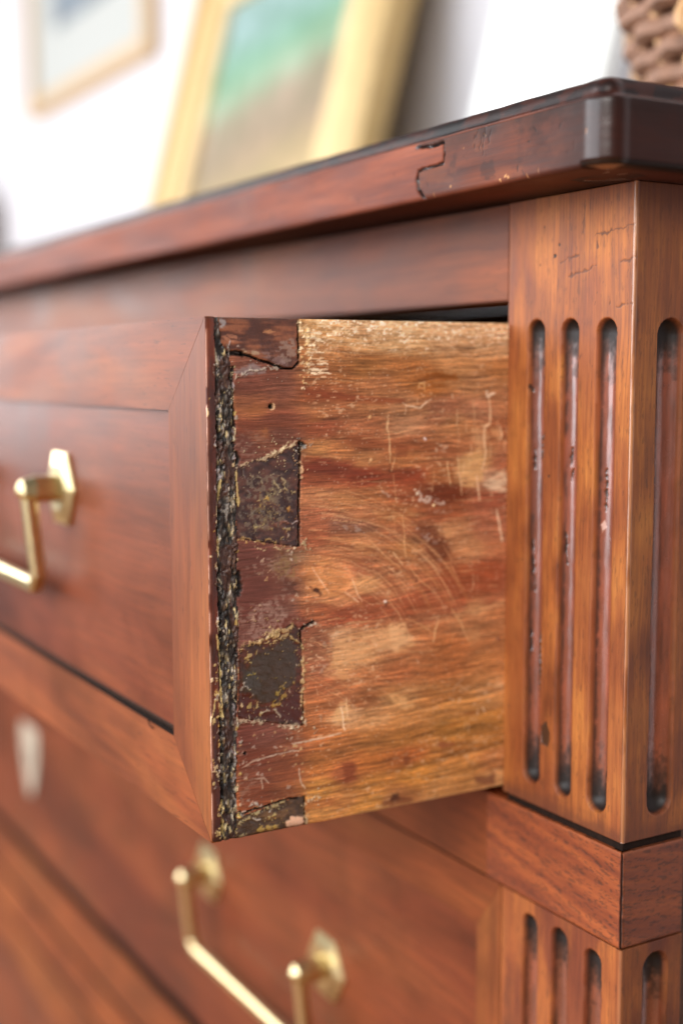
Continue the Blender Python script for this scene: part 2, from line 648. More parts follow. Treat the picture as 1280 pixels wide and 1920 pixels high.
# dark curved cracks, dents and pin holes near the top of the front face
for pts in ([(45.57, 196.5), (50.67, 197.0), (56.87, 197.8), (63.67, 198.3)], [(28.47, 189.2), (31.77, 190.0), (37.87, 190.9)], [(32.47, 184.1), (37.47, 185.2), (43.27, 186.4), (46.67, 186.7)], [(57.17, 187.4), (60.87, 187.7), (64.47, 187.9)], [(55.67, 172.9), (60.07, 173.7), (64.17, 174.0)], [(39.87, 197.3), (39.67, 204.2), (40.07, 209.0)], [(46.97, 194.1), (46.27, 191.6)]):
    S.stroke(pts, 0.42, (70, 36, 20), 0.55, -0.15, 1.2, 1.5, seed=len(pts), wob=.9)
for (a, b), r in (([(23.97, 116.7)][0], 0.55), ([(9.87, 85.9)][0], 0.5), ([(3.17, 31.0)][0], 0.6), ([(27.77, 195.1)][0], 0.5), ([(19.77, 201.8)][0], 0.35), ([(17.77, 189.0)][0], 0.4), ([(25.57, 191.5)][0], 0.8)):
    S.blob(circ(a, b, r), (38, 26, 20), 0.9, 0.3, 0.2, 0.6, -0.25)
rngp = random.Random(5)
for i in range(46):
    a, b = rngp.uniform(1, 62), rngp.uniform(2, 210)
    L = rngp.uniform(0.6, 3.2)
    S.stroke([(a, b), (a + rngp.uniform(-.5, .5), b + L)], rngp.uniform(.12, .26), (74, 38, 22), 0.65, -0.05, 0.6, 1.0, seed=i)
# mended bottom: gold patch, seam, grime
S.stroke([(24.27, 5.0), (21.17, 8.4), (20.37, 19.9)], 0.3, (60, 34, 22), 0.6, -0.1)
S.mix(np.s_[:, :], (190, 122, 60), 0.35 * sstep(.5, .66, fbm(u / 3, v / 45, 36, 4)) * (1 - sstep(0, 9, u)))
S.mix(np.s_[:, :], (60, 24, 18), 0.75 * np.exp(-((v - (175 + 3 * np.sin(u / 9))) / 500) ** 2) * 0)
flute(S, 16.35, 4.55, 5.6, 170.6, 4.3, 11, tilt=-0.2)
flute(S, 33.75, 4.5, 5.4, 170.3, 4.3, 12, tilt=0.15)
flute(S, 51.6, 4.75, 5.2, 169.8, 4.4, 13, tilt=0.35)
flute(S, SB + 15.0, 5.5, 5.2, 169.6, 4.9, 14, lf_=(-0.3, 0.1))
# splintered chips along the right lip of the first flute and black mends
for pts in ([(20.27, 139.2), (19.27, 133.6), (18.77, 128.0), (20.07, 122.2), (21.27, 120.8), (20.97, 133.7)], [(17.47, 40.6), (17.27, 50.2), (18.97, 57.3), (21.17, 62.5), (21.77, 51.1), (21.07, 39.5), (20.77, 29.7), (18.67, 30.2)]):
    S.blob(pts, (20, 17, 18), 0.95, 0.35, 0.3, 1.2, 0.7, seed=3, rough=0.25)
S.blob([(20.77, 27.8), (24.87, 30.3), (26.67, 26.3), (25.67, 21.2), (21.47, 21.2)], (52, 34, 26), 0.9, 0.5, 0.5, 1.6, -0.5, seed=5, rough=0.3)
for pts in ([(12.67, 125.9), (12.77, 118.4)], [(12.77, 93.7), (12.67, 84.1), (13.47, 74.6)], [(11.87, 148.3), (12.27, 145.5)], [(31.67, 126.8), (31.27, 121.0)], [(32.17, 119.6), (31.37, 115.5)], [(49.07, 120.7), (49.17, 106.6)], [(12.47, 61.0), (12.67, 53.2)], [(30.17, 97.5), (30.67, 86.4)]):
    S.stroke(pts, 0.4, (30, 18, 14), 0.8, -0.4, 0.9, 1.2, seed=int(pts[0][1]))
S.blob([(47.77, 102.0), (48.97, 103.9), (49.57, 101.3), (48.37, 99.4)], (226, 190, 176), .8, .3, .2, 1)
# arris: worn pale line, with the edge highlight painted into its colour
ar = np.exp(-((u - (SA + SB) / 2) / 0.75) ** 2)
S.mix(np.s_[:, :], (196, 138, 96), ar * 0.6 * sstep(0.2, 0.5, fbm(u / 2, v / 9, 44, 3)))
S.H -= 0.12 * ar * sstep(0.5, 0.75, fbm(u / 3, v / 9, 45, 3))
S.R = np.where(ar > 0.3, 0.3, S.R)
# left edge rounded
S.H -= 0.35 * np.exp(-u / 0.35)
S.mix(np.s_[:, :], (200, 120, 66), 0.35 * np.exp(-u / 0.6))
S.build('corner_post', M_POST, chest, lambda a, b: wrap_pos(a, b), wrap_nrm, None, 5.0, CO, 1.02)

# waist block, mitred at the corner by a black open joint
U = np.concatenate([grid_u(-9.2, SA - 0.05, 0.36), np.linspace(SA, SB, 9), SB + np.arange(0.3, 27, 0.4)])
S = Sheet(U, np.arange(-38.2, -5.05, 0.36))
u, v = S.u, S.v
wv = v + 0.16 * u + 2.5 * (fbm(u / 40, v / 14, 51, 3) - 0.5)
f = fbm(u / 45, wv / 3.2, 52, 5)
g = fbm(u / 12, wv / 0.5, 53, 3)
fl = sstep(0.60, 0.70, fbm(u / 2.6, wv / 0.5, 54, 3))
t = np.clip(0.5 + 1.6 * (f - 0.5) + 0.5 * (g - 0.5), 0, 1)[..., None]
S.C = np.array((128, 56, 24.)) * (1 - t) + np.array((178, 90, 40.)) * t
S.C *= (1 - 0.3 * fl)[..., None]
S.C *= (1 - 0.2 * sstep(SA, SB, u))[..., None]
S.R = 0.58 + 0.2 * (g - 0.5)
S.H += 0.05 * (g - 0.5) - 0.06 * fl
S.stroke([(SA + 0.9, -38.2), (SA + 0.9, -5.9)], 0.75, (16, 12, 14), 1, -1.0, 0.35, 3, False)
S.stroke([(SA + .2, -38.2), (SA + .2, -5.9)], 0.3, (140, 80, 64), 0.5, 0, 0.35, 3, False)
for e in (-38.2, -5.2):
    S.H -= 0.4 * np.exp(-np.abs(v - e) / 0.35)
S.mix(np.s_[:, :], (190, 110, 62), 0.4 * np.exp(-np.abs(v + 5.5) / 0.5))
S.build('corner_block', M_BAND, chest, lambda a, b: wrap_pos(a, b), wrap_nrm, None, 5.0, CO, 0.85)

# lower post
U = np.concatenate([grid_u(0, SA - 0.05, 0.34), np.linspace(SA, SB, 7), SB + np.arange(0.3, 27, 0.4)])
S = Sheet(U, np.concatenate([np.arange(-260, -92, 4.0), np.arange(-91.5, -38.4, 0.38)]))
wood_vert(S, ((92, 42, 20), (148, 76, 32), (176, 100, 44)), 23)
u, v = S.u, S.v
S.mix(np.s_[:, :], (110, 46, 24), 0.6 * sstep(0.4, 0.6, fbm(u / 9, v / 40, 61, 4)))
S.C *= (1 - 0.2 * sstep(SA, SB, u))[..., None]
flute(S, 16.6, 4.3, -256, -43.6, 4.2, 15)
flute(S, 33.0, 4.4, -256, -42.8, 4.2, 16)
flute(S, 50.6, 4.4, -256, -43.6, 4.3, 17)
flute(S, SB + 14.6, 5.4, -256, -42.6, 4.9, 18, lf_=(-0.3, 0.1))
S.blob([(19.87, -69.7), (21.07, -68.2), (21.17, -83.4), (19.57, -84.1)], (16, 12, 12), 1, .3, .2, 1, -.8)
ar = np.exp(-((u - (SA + SB) / 2) / 0.75) ** 2)
S.mix(np.s_[:, :], (190, 130, 96), ar * 0.5)
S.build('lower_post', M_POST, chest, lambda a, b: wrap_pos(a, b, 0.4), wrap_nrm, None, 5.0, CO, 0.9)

# dark slab standing in for shade in the open joint above the waist block
box('joint_shade', (-0.0630, -0.0016, 0.0016, 0.060, -0.0053, -0.0019), M_DARK, chest, 0)
box('side_panel', (-0.02, -0.0015, 0.0275, 0.44, -0.60, 0.2110), M_CARC, chest, 0.0005)
box('side_panel', (-1.31, -1.285, 0.0, 0.44, -0.60, 0.2110), M_CARC, chest, 0.0005)
box('back_panel', (-1.284, -0.021, 0.43, 0.44, -0.60, 0.2110), M_CARC, chest, 0)
box('bottom_board', (-1.284, -0.021, 0.01, 0.429, -0.60, -0.58), M_CARC, chest, 0)
box('corner_post', (-1.3099, XL - 0.0003, -0.0005, 0.06, -0.60, 0.2110), M_STILE, chest, 0.001)
# rails between and above the drawers
box('top_rail', (XL, -0.0647, 0.0006, 0.022, 0.1779, 0.2116), M_RAIL, chest, 0.0005)
box('divider_rail', (XL, -0.0739, 0.0006, 0.03, -0.0381, -0.0053), M_RAIL, chest, 0.0005)
box('divider_rail', (XL, -0.0647, 0.0006, 0.03, -0.300, -0.2690), M_RAIL, chest, 0.0005)
box('gap_shade', (XL + 0.0005, -0.0652, 0.0004, 0.0295, -0.2688, -0.2678), M_DARK, chest, 0)  # dark strip on the rail, standing in for shade in the gap
box('base_rail', (XL, -0.0647, 0.0006, 0.03, -0.60, -0.55), M_RAIL, chest, 0.0005)
box('lower_post_base', (-0.0640, -0.0006, 0.0006, 0.06, -0.60, -0.2605), M_STILE, chest, 0.0006)
box('dust_board', (XL, -0.0645, 0.0305, 0.42, -0.026, -0.018), M_CARC, chest, 0)

# ---- table top: profile swept along the front edge, round the corner and back along the side
YO = 31.0
CR = 8.5
XE = 20.4
S0 = -1330.0
SF = XE - CR                    # where the arc starts (u is x along the front)
SE = SF + CR * math.pi / 2
PROF = [(-33.0, 211.9), (-26, 211.9), (-20, 211.9), (-14, 211.9), (-9, 211.85), (-6, 211.8), (-4, 211.75), (-2.6, 211.75), (-1.6, 211.8), (-0.9, 212.0), (-0.4, 212.4), (-0.12, 212.9), (0, 213.5)]
PROF += [(0, 213.5 + k * 0.42) for k in range(1, 40)]
PROF += [(-0.02, 230.6), (-0.1, 230.95), (-0.28, 231.3), (-0.55, 231.6), (-0.95, 231.85), (-1.4, 232.0), (-1.9, 232.15), (-2.3, 232.4), (-2.55, 232.8), (-2.7, 233.3), (-2.85, 233.9), (-3.0, 234.5), (-3.2, 235.1), (-3.45, 235.7), (-3.8, 236.3), (-4.3, 236.9), (-5.0, 237.4), (-6, 237.75), (-7.5, 237.95), (-9.5, 238.0), (-14, 238.0), (-24, 238), (-45, 238)]
PO = np.array([a for a, b in PROF], np.float32)
PZ = np.array([b for a, b in PROF], np.float32)
_d = np.hypot(np.diff(PO), np.diff(PZ))
PT = np.concatenate([[0], np.cumsum(_d)]).astype(np.float32)
_tx = np.gradient(PO, PT)
_tz = np.gradient(PZ, PT)


def top_frame(u):
    t = np.clip((u - SF) / CR, 0, math.pi / 2)
    x = np.where(u < SF, u, SF + CR * np.sin(t))
    y = np.where(u < SF, -YO, np.where(u > SE, -YO + CR + (u - SE), -YO + CR - CR * np.cos(t)))
    return x, y, np.sin(t), -np.cos(t)


def top_pos(u, v):
    o = np.interp(v, PT, PO)
    z = np.interp(v, PT, PZ)
    x, y, nx, ny = top_frame(u)
    inner = np.maximum(o, -6.5)          # keep the corner sweep from folding over itself
    ex = o - inner
    back = u > SF
    x2 = x + nx * inner + np.where(back, np.where(u > SE, ex, ex * np.sin(np.clip((u - SF) / CR, 0, math.pi / 2))), 0)
    y2 = y + ny * inner + np.where(u < SE, -ex * np.where(u < SF, 1, np.cos(np.clip((u - SF) / CR, 0, math.pi / 2))), 0)
    return np.stack([x2, y2, z], -1)


def top_nrm(u, v):
    a = np.interp(v, PT, _tz)
    b = -np.interp(v, PT, _tx)
    L = np.hypot(a, b) + 1e-6
    x, y, nx, ny = top_frame(u)
    return np.stack([nx * a / L, ny * a / L, b / L], -1)


U = np.concatenate([np.arange(S0, -260, 9.0), np.arange(-259, -112, 1.4), np.arange(-111, SF - 0.1, 0.36), np.linspace(SF, SE, 26), SE + np.arange(0.4, 40, 0.5), SE + np.arange(41, 465, 8.0)])
S = Sheet(U, PT)
u, v = S.u, S.v
zz = np.interp(v, PT, PZ)
oo = np.interp(v, PT, PO)
wv = zz + 3 * (fbm(u / 60, v / 16, 71, 3) - 0.5)
f = fbm(u / 60, wv / 5, 72, 5)
g = fbm(u / 14, wv / 0.8, 73, 3)
h = fbm(u / 22, v / 14, 74, 4)
t = np.clip(0.5 + 1.4 * (f - 0.5) + 0.6 * (g - 0.5) + 0.6 * (h - 0.5), 0, 1)[..., None]
ca = np.array((104, 46, 30.)) * (1 - t) + np.array((158, 84, 56.)) * t
cb = np.array((78, 36, 23.)) * (1 - t) + np.array((126, 64, 40.)) * t
# end board (right of the scarf joint) is browner and darker
seamx = np.where(zz > 229.6, -76.0, np.where(zz > 222.3, -60.2, np.where(zz > 216, -76.0, -76.0 + (216 - zz) * 1.1)))
seamx = seamx + 0.5 * (fbm(v / 2.0, v * 0, 75, 3) - 0.5)
endm = (u > seamx).astype(np.float32)[..., None]
S.C = ca * (1 - endm) + cb * endm
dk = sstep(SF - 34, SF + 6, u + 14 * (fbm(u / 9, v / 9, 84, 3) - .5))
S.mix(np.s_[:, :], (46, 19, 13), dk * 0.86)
front = (zz > 212.6) & (zz < 231)
S.mix(np.s_[:, :], (146, 84, 46), 0.22 * endm[..., 0] * sstep(.56, .66, fbm(u / 7, v / 5, 76, 4)) * front * (1 - dk))
S.mix(np.s_[:, :], (44, 22, 18), 0.4 * sstep(.58, .7, fbm(u / 9, v / 7, 77, 4)) * front * endm[..., 0])
S.mix(np.s_[:, :], (34, 20, 17), 0.5 * sstep(225, 231, zz + 4 * (fbm(u / 6, v / 6, 78) - .5)) * front * endm[..., 0])
# upper strip: nearly black with red rub-through
up = sstep(232.0, 233.0, zz)
rub = sstep(0.48, 0.6, fbm(u / 6, v / 2.2, 79, 4))[..., None]
cs = np.array((50, 19, 14.)) * (1 - rub) + np.array((140, 54, 28.)) * rub
S.C = S.C * (1 - up[..., None]) + cs * up[..., None]
S.mix(np.s_[:, :], (26, 16, 15), up * sstep(-330, -120, -u) * 0.7)
# underside brown
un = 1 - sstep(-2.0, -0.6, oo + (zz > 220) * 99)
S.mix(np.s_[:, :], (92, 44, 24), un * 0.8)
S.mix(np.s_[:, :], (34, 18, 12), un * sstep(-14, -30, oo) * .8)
S.R = 0.62 + 0.16 * (h - 0.5) + 0.1 * (g - 0.5)
S.R = S.R * (1 - up) + 0.5 * up
S.H += up * .6 * (fbm(u / 22, v / 40, 83, 3) - .5) * sstep(-240, -100, u)
arc_ = sstep(SF - 2, SF + 1, u) * (1 - sstep(SE - 1, SE + 2, u))
S.R = S.R * (1 - arc_) + 0.3 * arc_
lip_ = sstep(230.9, 231.4, zz) * (1 - sstep(232.3, 232.8, zz))
S.R = S.R * (1 - lip_) + 0.25 * lip_
S.H += 0.10 * (fbm(u / 7, v / 5, 80, 3) - 0.5) + 0.03 * (g - .5)
tz = lambda z: float(np.interp(z, PZ[8:-6], PT[8:-6]))
# open scarf joint with black filler
jn = [(-72.4, tz(212.6)), (-75.6, tz(216)), (-76.3, tz(220)), (-75.6, tz(222.2)), (-68, tz(222.6)), (-60.6, tz(222.6)), (-60.0, tz(226)), (-60.4, tz(229.6)), (-66, tz(229.2)), (-76.2, tz(230.2))]
S.stroke(jn, 0.62, (20, 14, 13), 1.0, -0.9, 0.22, 1.2, False, seed=4, rough=.3, wob=.25)
S.stroke(jn[:3], 1.1, (22, 16, 16), 0.95, -0.7, 0.4, 1.0, False, seed=6, rough=.25)
S.blob([(-77.4, tz(229.7)), (-75, tz(229.4)), (-74.8, tz(231)), (-77, tz(231.2))], (60, 56, 60), .9, .3, .3, 1, .35, rough=.2)
S.blob([(-70, tz(232.4)), (-56, tz(232.2)), (-52, tz(236.6)), (-66, tz(236.8))], (22, 17, 17), .9, .8, .8, 2, 0)
rngt = random.Random(9)
for i in range(34):
    a = rngt.uniform(-240, 16)
    b = rngt.uniform(213, 231)
    S.stroke([(a, tz(b)), (a + rngt.uniform(-1, 1.5), tz(b) - rngt.uniform(.5, 3))], rngt.uniform(.2, .55), rngt.choice([(36, 22, 20), (36, 22, 20), (60, 34, 24), (176, 124, 84)]), 0.7, -0.12, .8, 1.2, seed=i)
for a, b in ((-29, 213.2), (-24.5, 213.6), (-26, 214.2), (-56, 214.5)):
    S.blob([(a - .7, tz(b) - .4), (a + .7, tz(b) - .4), (a + .5, tz(b) + .5), (a - .5, tz(b) + .5)], (206, 150, 96), .85, .3, .3, .8, .1)
for a in (-38, -36.5, -33.5, -41):
    S.stroke([(a, tz(231.2)), (a - 1.4, tz(227.5)), (a - 1.8, tz(224))], 0.6, (44, 28, 26), 0.5, -0.15, 1.4, 1.2, seed=int(a * 7), wob=.8, brk=.46)
# corner chip: the lower lip is broken away to the right of x = 9 mm
chip = sstep(9.0, 10.0, u + 0.6 * (fbm(v, u / 2, 81) - .5)) * (1 - sstep(213.4, 214.0, zz)) * (oo > -5)
S.H -= 0.5 * chip
S.mix(np.s_[:, :], (30, 18, 13), chip * .9)
S.mix(np.s_[:, :], (120, 74, 40), sstep(9.5, 12, u) * (1 - sstep(20, 30, u)) * un * (oo > -9) * sstep(.45, .6, fbm(u / 5, v / 1.5, 82, 3)))
um = (S.U[:-1] + S.U[1:]) / 2
tm = (S.V[:-1] + S.V[1:]) / 2
fm = um[None, :] > ((seamx[:-1, :-1] + seamx[1:, :-1]) / 2)
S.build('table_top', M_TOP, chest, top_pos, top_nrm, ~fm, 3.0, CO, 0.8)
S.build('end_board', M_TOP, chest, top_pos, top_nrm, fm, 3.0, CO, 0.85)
box('table_top_core', (-1.326, 0.0, 0.0145, 0.43, 0.2124, 0.2370), M_CARC, chest, 0)

# ================================================================== the open drawer
D = 0.1177
drw = empty('open_drawer', (-0.655, -0.1, 0.0), 'open top drawer pulled out to show its scarred pine side and dark dovetails', 'drawer')
DO = parent_org(drw)

S = Sheet(np.arange(0, 128.1, 0.3), np.arange(0, 170.1, 0.3))
u, v = S.u, S.v


def dpos(u, v):
    return np.stack([np.full_like(u, -64.37), u - 117.7, v], -1)


def dnrm(u, v):
    return np.stack([np.ones_like(u), np.zeros_like(u), np.zeros_like(u)], -1)


# grain bends round the swirl to the right of the middle pins
kx, kz = [(40.6, 84.0)][0]
rr = np.hypot((u - kx) / 1.6, v - kz)
bend = 7.0 * np.exp(-(rr / 17) ** 2) * np.tanh((v - kz) / 5)
gv = v - bend + 4.5 * (fbm(u / 30, v / 22, 91, 3) - 0.5) - 0.02 * (u - 30)
wu = u + 5 * (fbm(u / 9, v / 4, 92, 4) - 0.5)
wv = v + 1.5 * (fbm(u / 12, v / 2.6, 93, 4) - 0.5) - bend * .25
BASE = [(57.3, 167.8, 190, 140, 90), (72.1, 168.0, 205, 165, 110), (94.2, 168.3, 215, 175, 125), (112.7, 167.1, 205, 165, 115), (57.3, 162.8, 185, 135, 80), (74.3, 162.1, 190, 145, 90), (96.5, 163.2, 195, 150, 100), (112.8, 161.5, 190, 145, 95), (57.3, 154.0, 150, 95, 45), (74.3, 154.0, 160, 100, 50), (96.6, 153.9, 175, 125, 75), (115.2, 153.9, 165, 110, 60), (61.5, 148.6, 150, 95, 55), (83.1, 148.5, 150, 90, 40), (105.9, 148.3, 170, 120, 75), (59.4, 141.5, 150, 95, 55), (74.4, 140.3, 160, 110, 70), (89.9, 139.2, 150, 95, 65), (106.0, 138.9, 170, 115, 80), (116.6, 140.6, 165, 110, 70), (59.4, 134.3, 150, 90, 55), (74.4, 133.9, 175, 125, 85), (96.8, 133.4, 170, 115, 70), (115.5, 133.0, 150, 90, 55), (57.3, 128.9, 130, 70, 40), (74.4, 128.4, 150, 85, 50), (96.8, 126.8, 165, 105, 65), (57.3, 123.5, 160, 105, 60), (74.4, 122.9, 160, 100, 55), (92.3, 124.2, 150, 90, 55), (103.9, 120.9, 190, 145, 90), (116.9, 119.5, 150, 90, 60), (57.3, 117.6, 115, 45, 26), (74.5, 116.9, 122, 52, 30), (90.1, 116.8, 150, 90, 50), (99.2, 117.3, 190, 145, 95), (114.6, 114.8, 190, 150, 115), (59.4, 110.8, 150, 90, 50), (74.5, 111.0, 140, 70, 40), (90.1, 110.2, 110, 50, 30), (111.1, 106.3, 150, 80, 55), (57.3, 104.5, 165, 105, 65), (70.1, 103.8, 165, 100, 55), (90.2, 103.6, 140, 75, 45), (111.2, 101.4, 160, 95, 65), (55.1, 100.1, 120, 75, 55), (70.1, 97.3, 150, 90, 55), (83.4, 96.5, 120, 70, 45), (92.5, 96.8, 180, 125, 80), (111.3, 94.7, 165, 100, 70), (57.3, 94.5, 175, 115, 70), (74.6, 91.4, 170, 110, 60), (85.7, 89.7, 130, 75, 45), (101.8, 90.5, 180, 125, 80), (114.9, 88.6, 160, 95, 60), (57.2, 85.3, 140, 80, 50), (70.2, 85.2, 165, 100, 60), (90.3, 82.7, 155, 85, 50), (111.4, 81.0, 150, 75, 45), (57.2, 81.7, 195, 140, 85), (70.2, 78.7, 170, 105, 65), (92.7, 76.8, 150, 80, 50), (111.5, 75.2, 155, 85, 55), (57.2, 74.3, 145, 75, 45), (74.6, 72.7, 150, 75, 45), (95.0, 70.8, 150, 80, 50), (111.6, 70.3, 160, 95, 60), (57.2, 69.7, 150, 75, 45), (83.6, 66.2, 160, 95, 60), (106.8, 67.8, 190, 135, 85), (57.2, 63.2, 190, 130, 80), (71.4, 59.8, 190, 140, 92), (83.6, 62.3, 170, 105, 60), (99.8, 62.6, 175, 115, 70), (114.0, 65.1, 170, 110, 65), (57.2, 55.8, 190, 135, 82), (74.7, 54.7, 170, 105, 60), (92.9, 55.6, 160, 95, 50), (114.2, 55.2, 165, 105, 60), (57.2, 48.3, 170, 105, 60), (70.3, 48.6, 155, 90, 50), (90.6, 48.1, 160, 95, 50), (114.3, 47.3, 170, 110, 60), (57.2, 40.8, 150, 90, 50), (71.4, 38.9, 190, 135, 78), (90.7, 38.4, 170, 110, 55), (114.4, 37.3, 185, 130, 75), (59.4, 33.0, 190, 135, 80), (74.8, 30.8, 185, 125, 65), (95.4, 31.9, 190, 130, 65), (114.5, 33.3, 190, 135, 75), (59.4, 25.4, 175, 110, 50), (74.8, 25.1, 180, 115, 50), (95.4, 25.0, 180, 120, 50), (114.6, 26.3, 185, 125, 55), (59.4, 17.8, 165, 95, 40), (74.8, 17.3, 150, 80, 35), (95.5, 16.1, 170, 110, 50), (114.7, 18.2, 175, 115, 50), (59.4, 10.2, 185, 120, 50), (79.4, 10.8, 190, 125, 50), (97.9, 9.8, 185, 125, 60), (114.8, 11.2, 170, 110, 60), (59.4, 2.6, 180, 120, 50), (70.4, 2.6, 150, 95, 50), (90.9, 3.0, 180, 125, 65), (114.9, 1.0, 200, 150, 90), (40.9, 167.0, 185, 135, 75), (49.0, 164.5, 185, 135, 80), (40.9, 159.2, 170, 110, 60), (49.0, 158.4, 165, 105, 55), (40.9, 152.2, 150, 90, 50), (49.0, 152.2, 150, 90, 45), (21.2, 151.4, 130, 75, 55), (13.6, 148.9, 110, 60, 45), (25.0, 147.1, 125, 75, 55), (40.8, 145.2, 130, 65, 35), (49.0, 145.1, 140, 80, 45), (17.3, 142.1, 150, 90, 55), (15.4, 140.4, 165, 100, 55), (24.9, 136.8, 125, 65, 45), (40.8, 140.0, 155, 95, 55), (40.8, 134.7, 130, 65, 40), (13.4, 135.3, 120, 60, 40), (19.1, 131.8, 165, 100, 60), (13.4, 130.2, 105, 60, 50), (24.9, 132.5, 110, 65, 50), (40.8, 126.8, 165, 110, 60), (48.9, 125.6, 160, 100, 55), (40.7, 122.4, 112, 42, 26), (48.9, 120.3, 112, 46, 28), (40.7, 118.3, 125, 60, 36), (40.7, 111.7, 165, 105, 65), (48.9, 109.5, 165, 105, 60), (40.7, 103.7, 150, 85, 55), (48.9, 101.4, 120, 75, 55), (40.6, 97.4, 150, 80, 50), (48.9, 95.1, 165, 100, 60), (16.8, 92.1, 100, 55, 50), (26.5, 89.6, 130, 105, 75), (16.7, 83.3, 95, 50, 45), (26.5, 82.5, 115, 70, 55), (34.5, 85.4, 185, 120, 70), (42.6, 84.7, 190, 125, 75), (50.9, 84.0, 180, 115, 70), (40.5, 79.5, 190, 125, 75), (48.8, 76.9, 185, 120, 75), (38.5, 74.2, 155, 85, 50), (48.8, 71.4, 140, 65, 40), (16.6, 76.3, 110, 55, 48), (24.4, 73.8, 125, 90, 75), (16.5, 69.2, 115, 75, 65), (28.4, 70.7, 110, 50, 38), (38.4, 63.4, 130, 75, 50), (48.8, 64.1, 196, 146, 98), (40.4, 54.0, 150, 90, 60), (50.9, 54.6, 196, 142, 88), (40.4, 46.7, 150, 85, 50), (48.7, 41.9, 160, 95, 55), (40.4, 39.3, 170, 100, 55), (49.8, 35.3, 200, 150, 98), (40.3, 30.1, 175, 100, 50), (48.7, 27.0, 175, 105, 50), (12.3, 33.3, 115, 55, 45), (20.1, 32.1, 130, 80, 65), (16.1, 26.4, 130, 55, 30), (28.0, 26.4, 160, 85, 45), (16.0, 19.2, 140, 75, 45), (28.0, 19.1, 150, 80, 40), (16.0, 13.8, 155, 75, 35), (27.9, 13.6, 165, 95, 45), (40.3, 20.8, 170, 100, 45), (40.2, 11.5, 185, 125, 55), (40.2, 4.0, 185, 125, 60), (50.8, 15.4, 150, 80, 45), (48.6, 6.3, 180, 115, 55)]
S.rbf(BASE, 8.0, 4.4, (wu, wv))
# push the palette apart along the grain
f1 = fbm(u / 60, gv / 2.6, 94, 4)
f2 = fbm(u / 38, gv / 0.75, 95, 3)
f3 = fbm(u / 14, gv / 0.33, 96, 2)
fm_ = fbm(u / 15, gv / 1.6, 87, 4)
fn_ = fbm(u / 5, gv / 0.5, 88, 3)
bw_ = np.clip(band0 := np.clip((48 - v) / 14, 0, 1) + np.clip((v - 142) / 10, 0, 1), 0, 1)
S.C *= (1 + (0.16 + .22 * bw_) * (f1 - 0.5) + (0.12 + .2 * bw_) * (f2 - 0.5) + 0.34 * (f3 - 0.5) + (.34 - .14 * bw_) * (fm_ - .5) + .3 * (fn_ - .5))[..., None]
S.C = S.C + .04 * (S.C.mean(-1, keepdims=True) - S.C)
wn = np.random.default_rng(77).normal(size=u.shape).astype(np.float32)
def alongu(a, k):
    c = np.cumsum(np.pad(a, ((0, 0), (k, k)), mode='wrap'), 1)
    return ((c[:, 2 * k:] - c[:, :-2 * k]) / (2 * k) * math.sqrt(2 * k))[:, :a.shape[1]]
shear = alongu(wn, 14)
_ri = np.clip(np.round((gv - gv.min()) / .3).astype(int), 0, shear.shape[0] - 1)
shear = shear[_ri, np.arange(shear.shape[1])[None, :]]
S.C *= (1 + .085 * shear + .05 * alongu(np.roll(wn, 91, 0), 4) + .035 * wn)[..., None]
S.H += .03 * shear
S.C *= np.array((1.0, 1.0, 1.06), np.float32)
S.C = S.C * .86 + .14 * np.array((176, 126, 82), np.float32)
# early/late wood lines: strong at the foot and the head of the board
band = np.clip((46 - v) / 10, 0, 1) + 0.8 * np.clip((v - 146) / 8, 0, 1) + 0.3
ln1 = np.abs(2 * fbm(u / 80, gv / 3.1, 97, 2) - 1)
ln = (1 - sstep(0.0, 0.075, ln1)) * np.clip(band, 0, 1) * sstep(.3, .5, fbm(u / 18, gv / 3, 98, 2))
S.C = S.C * (1 - 0.42 * ln[..., None]) + np.array((112, 60, 28.)) * 0.42 * ln[..., None]
S.H -= 0.14 * ln
S.H += 0.16 * (f2 - 0.5) + 0.10 * (f3 - 0.5)
dark_w = np.clip(band, 0, 1) * sstep(.46, .36, f2) * .08
S.C *= (1 - dark_w)[..., None]
S.R = 0.62 + 0.25 * (fbm(u / 12, v / 5, 99, 3) - 0.5)
ALL = np.s_[:, :]
# broad red-brown varnish-soaked bands
S.blob([(33.9, 123.3), (44.8, 121.9), (61.5, 119.8), (74.5, 117.8), (90.1, 113.9), (107.5, 109.3), (117.1, 104.0), (117.1, 106.0), (101.6, 110.6), (83.3, 115.6), (70.1, 114.8), (48.9, 117.0), (33.9, 118.8)], (108, 46, 28), 0.62, 2.6, 1.2, 5, 0, 1, 0.42, 3.0)
S.blob([(32.9, 147.9), (49.0, 145.5), (74.4, 143.4), (74.4, 141.6), (49.0, 143.0), (35.8, 144.6)], (120, 54, 30), 0.6, 1.2, 0.8, 4, 0, 2, None, 3.0)
S.blob([(11.5, 137.4), (32.8, 136.6), (57.3, 130.7), (74.4, 128.1), (101.5, 126.1), (101.5, 124.3), (70.1, 125.8), (48.9, 129.9), (28.8, 134.1), (11.5, 134.5)], (118, 62, 36), 0.45, 2.0, 0.9, 4, 0, 3, None, 3.0)
S.blob([(32.4, 81.1), (40.5, 72.2), (61.5, 67.4), (88.2, 67.6), (116.3, 73.8), (117.5, 77.6), (95.0, 73.7), (74.6, 73.6), (61.5, 75.8), (48.8, 73.2)], (138, 72, 44), 0.45, 3.0, 1.2, 4, 0, 4, 0.45, 3.0)
S.blob([(88.0, 84.8), (116.2, 85.6), (117.5, 74.7), (95.0, 72.7), (79.1, 76.1)], (148, 76, 48), 0.5, 4.0, 1.2, 4, 0, 5, 0.45, 3.0)
S.blob([(81.1, 114.4), (94.7, 111.9), (101.7, 108.7), (97.0, 106.1), (83.4, 108.7)], (104, 50, 32), 0.6, 1.8, 0.8, 3, 0, 6, 0.4, 2.4)
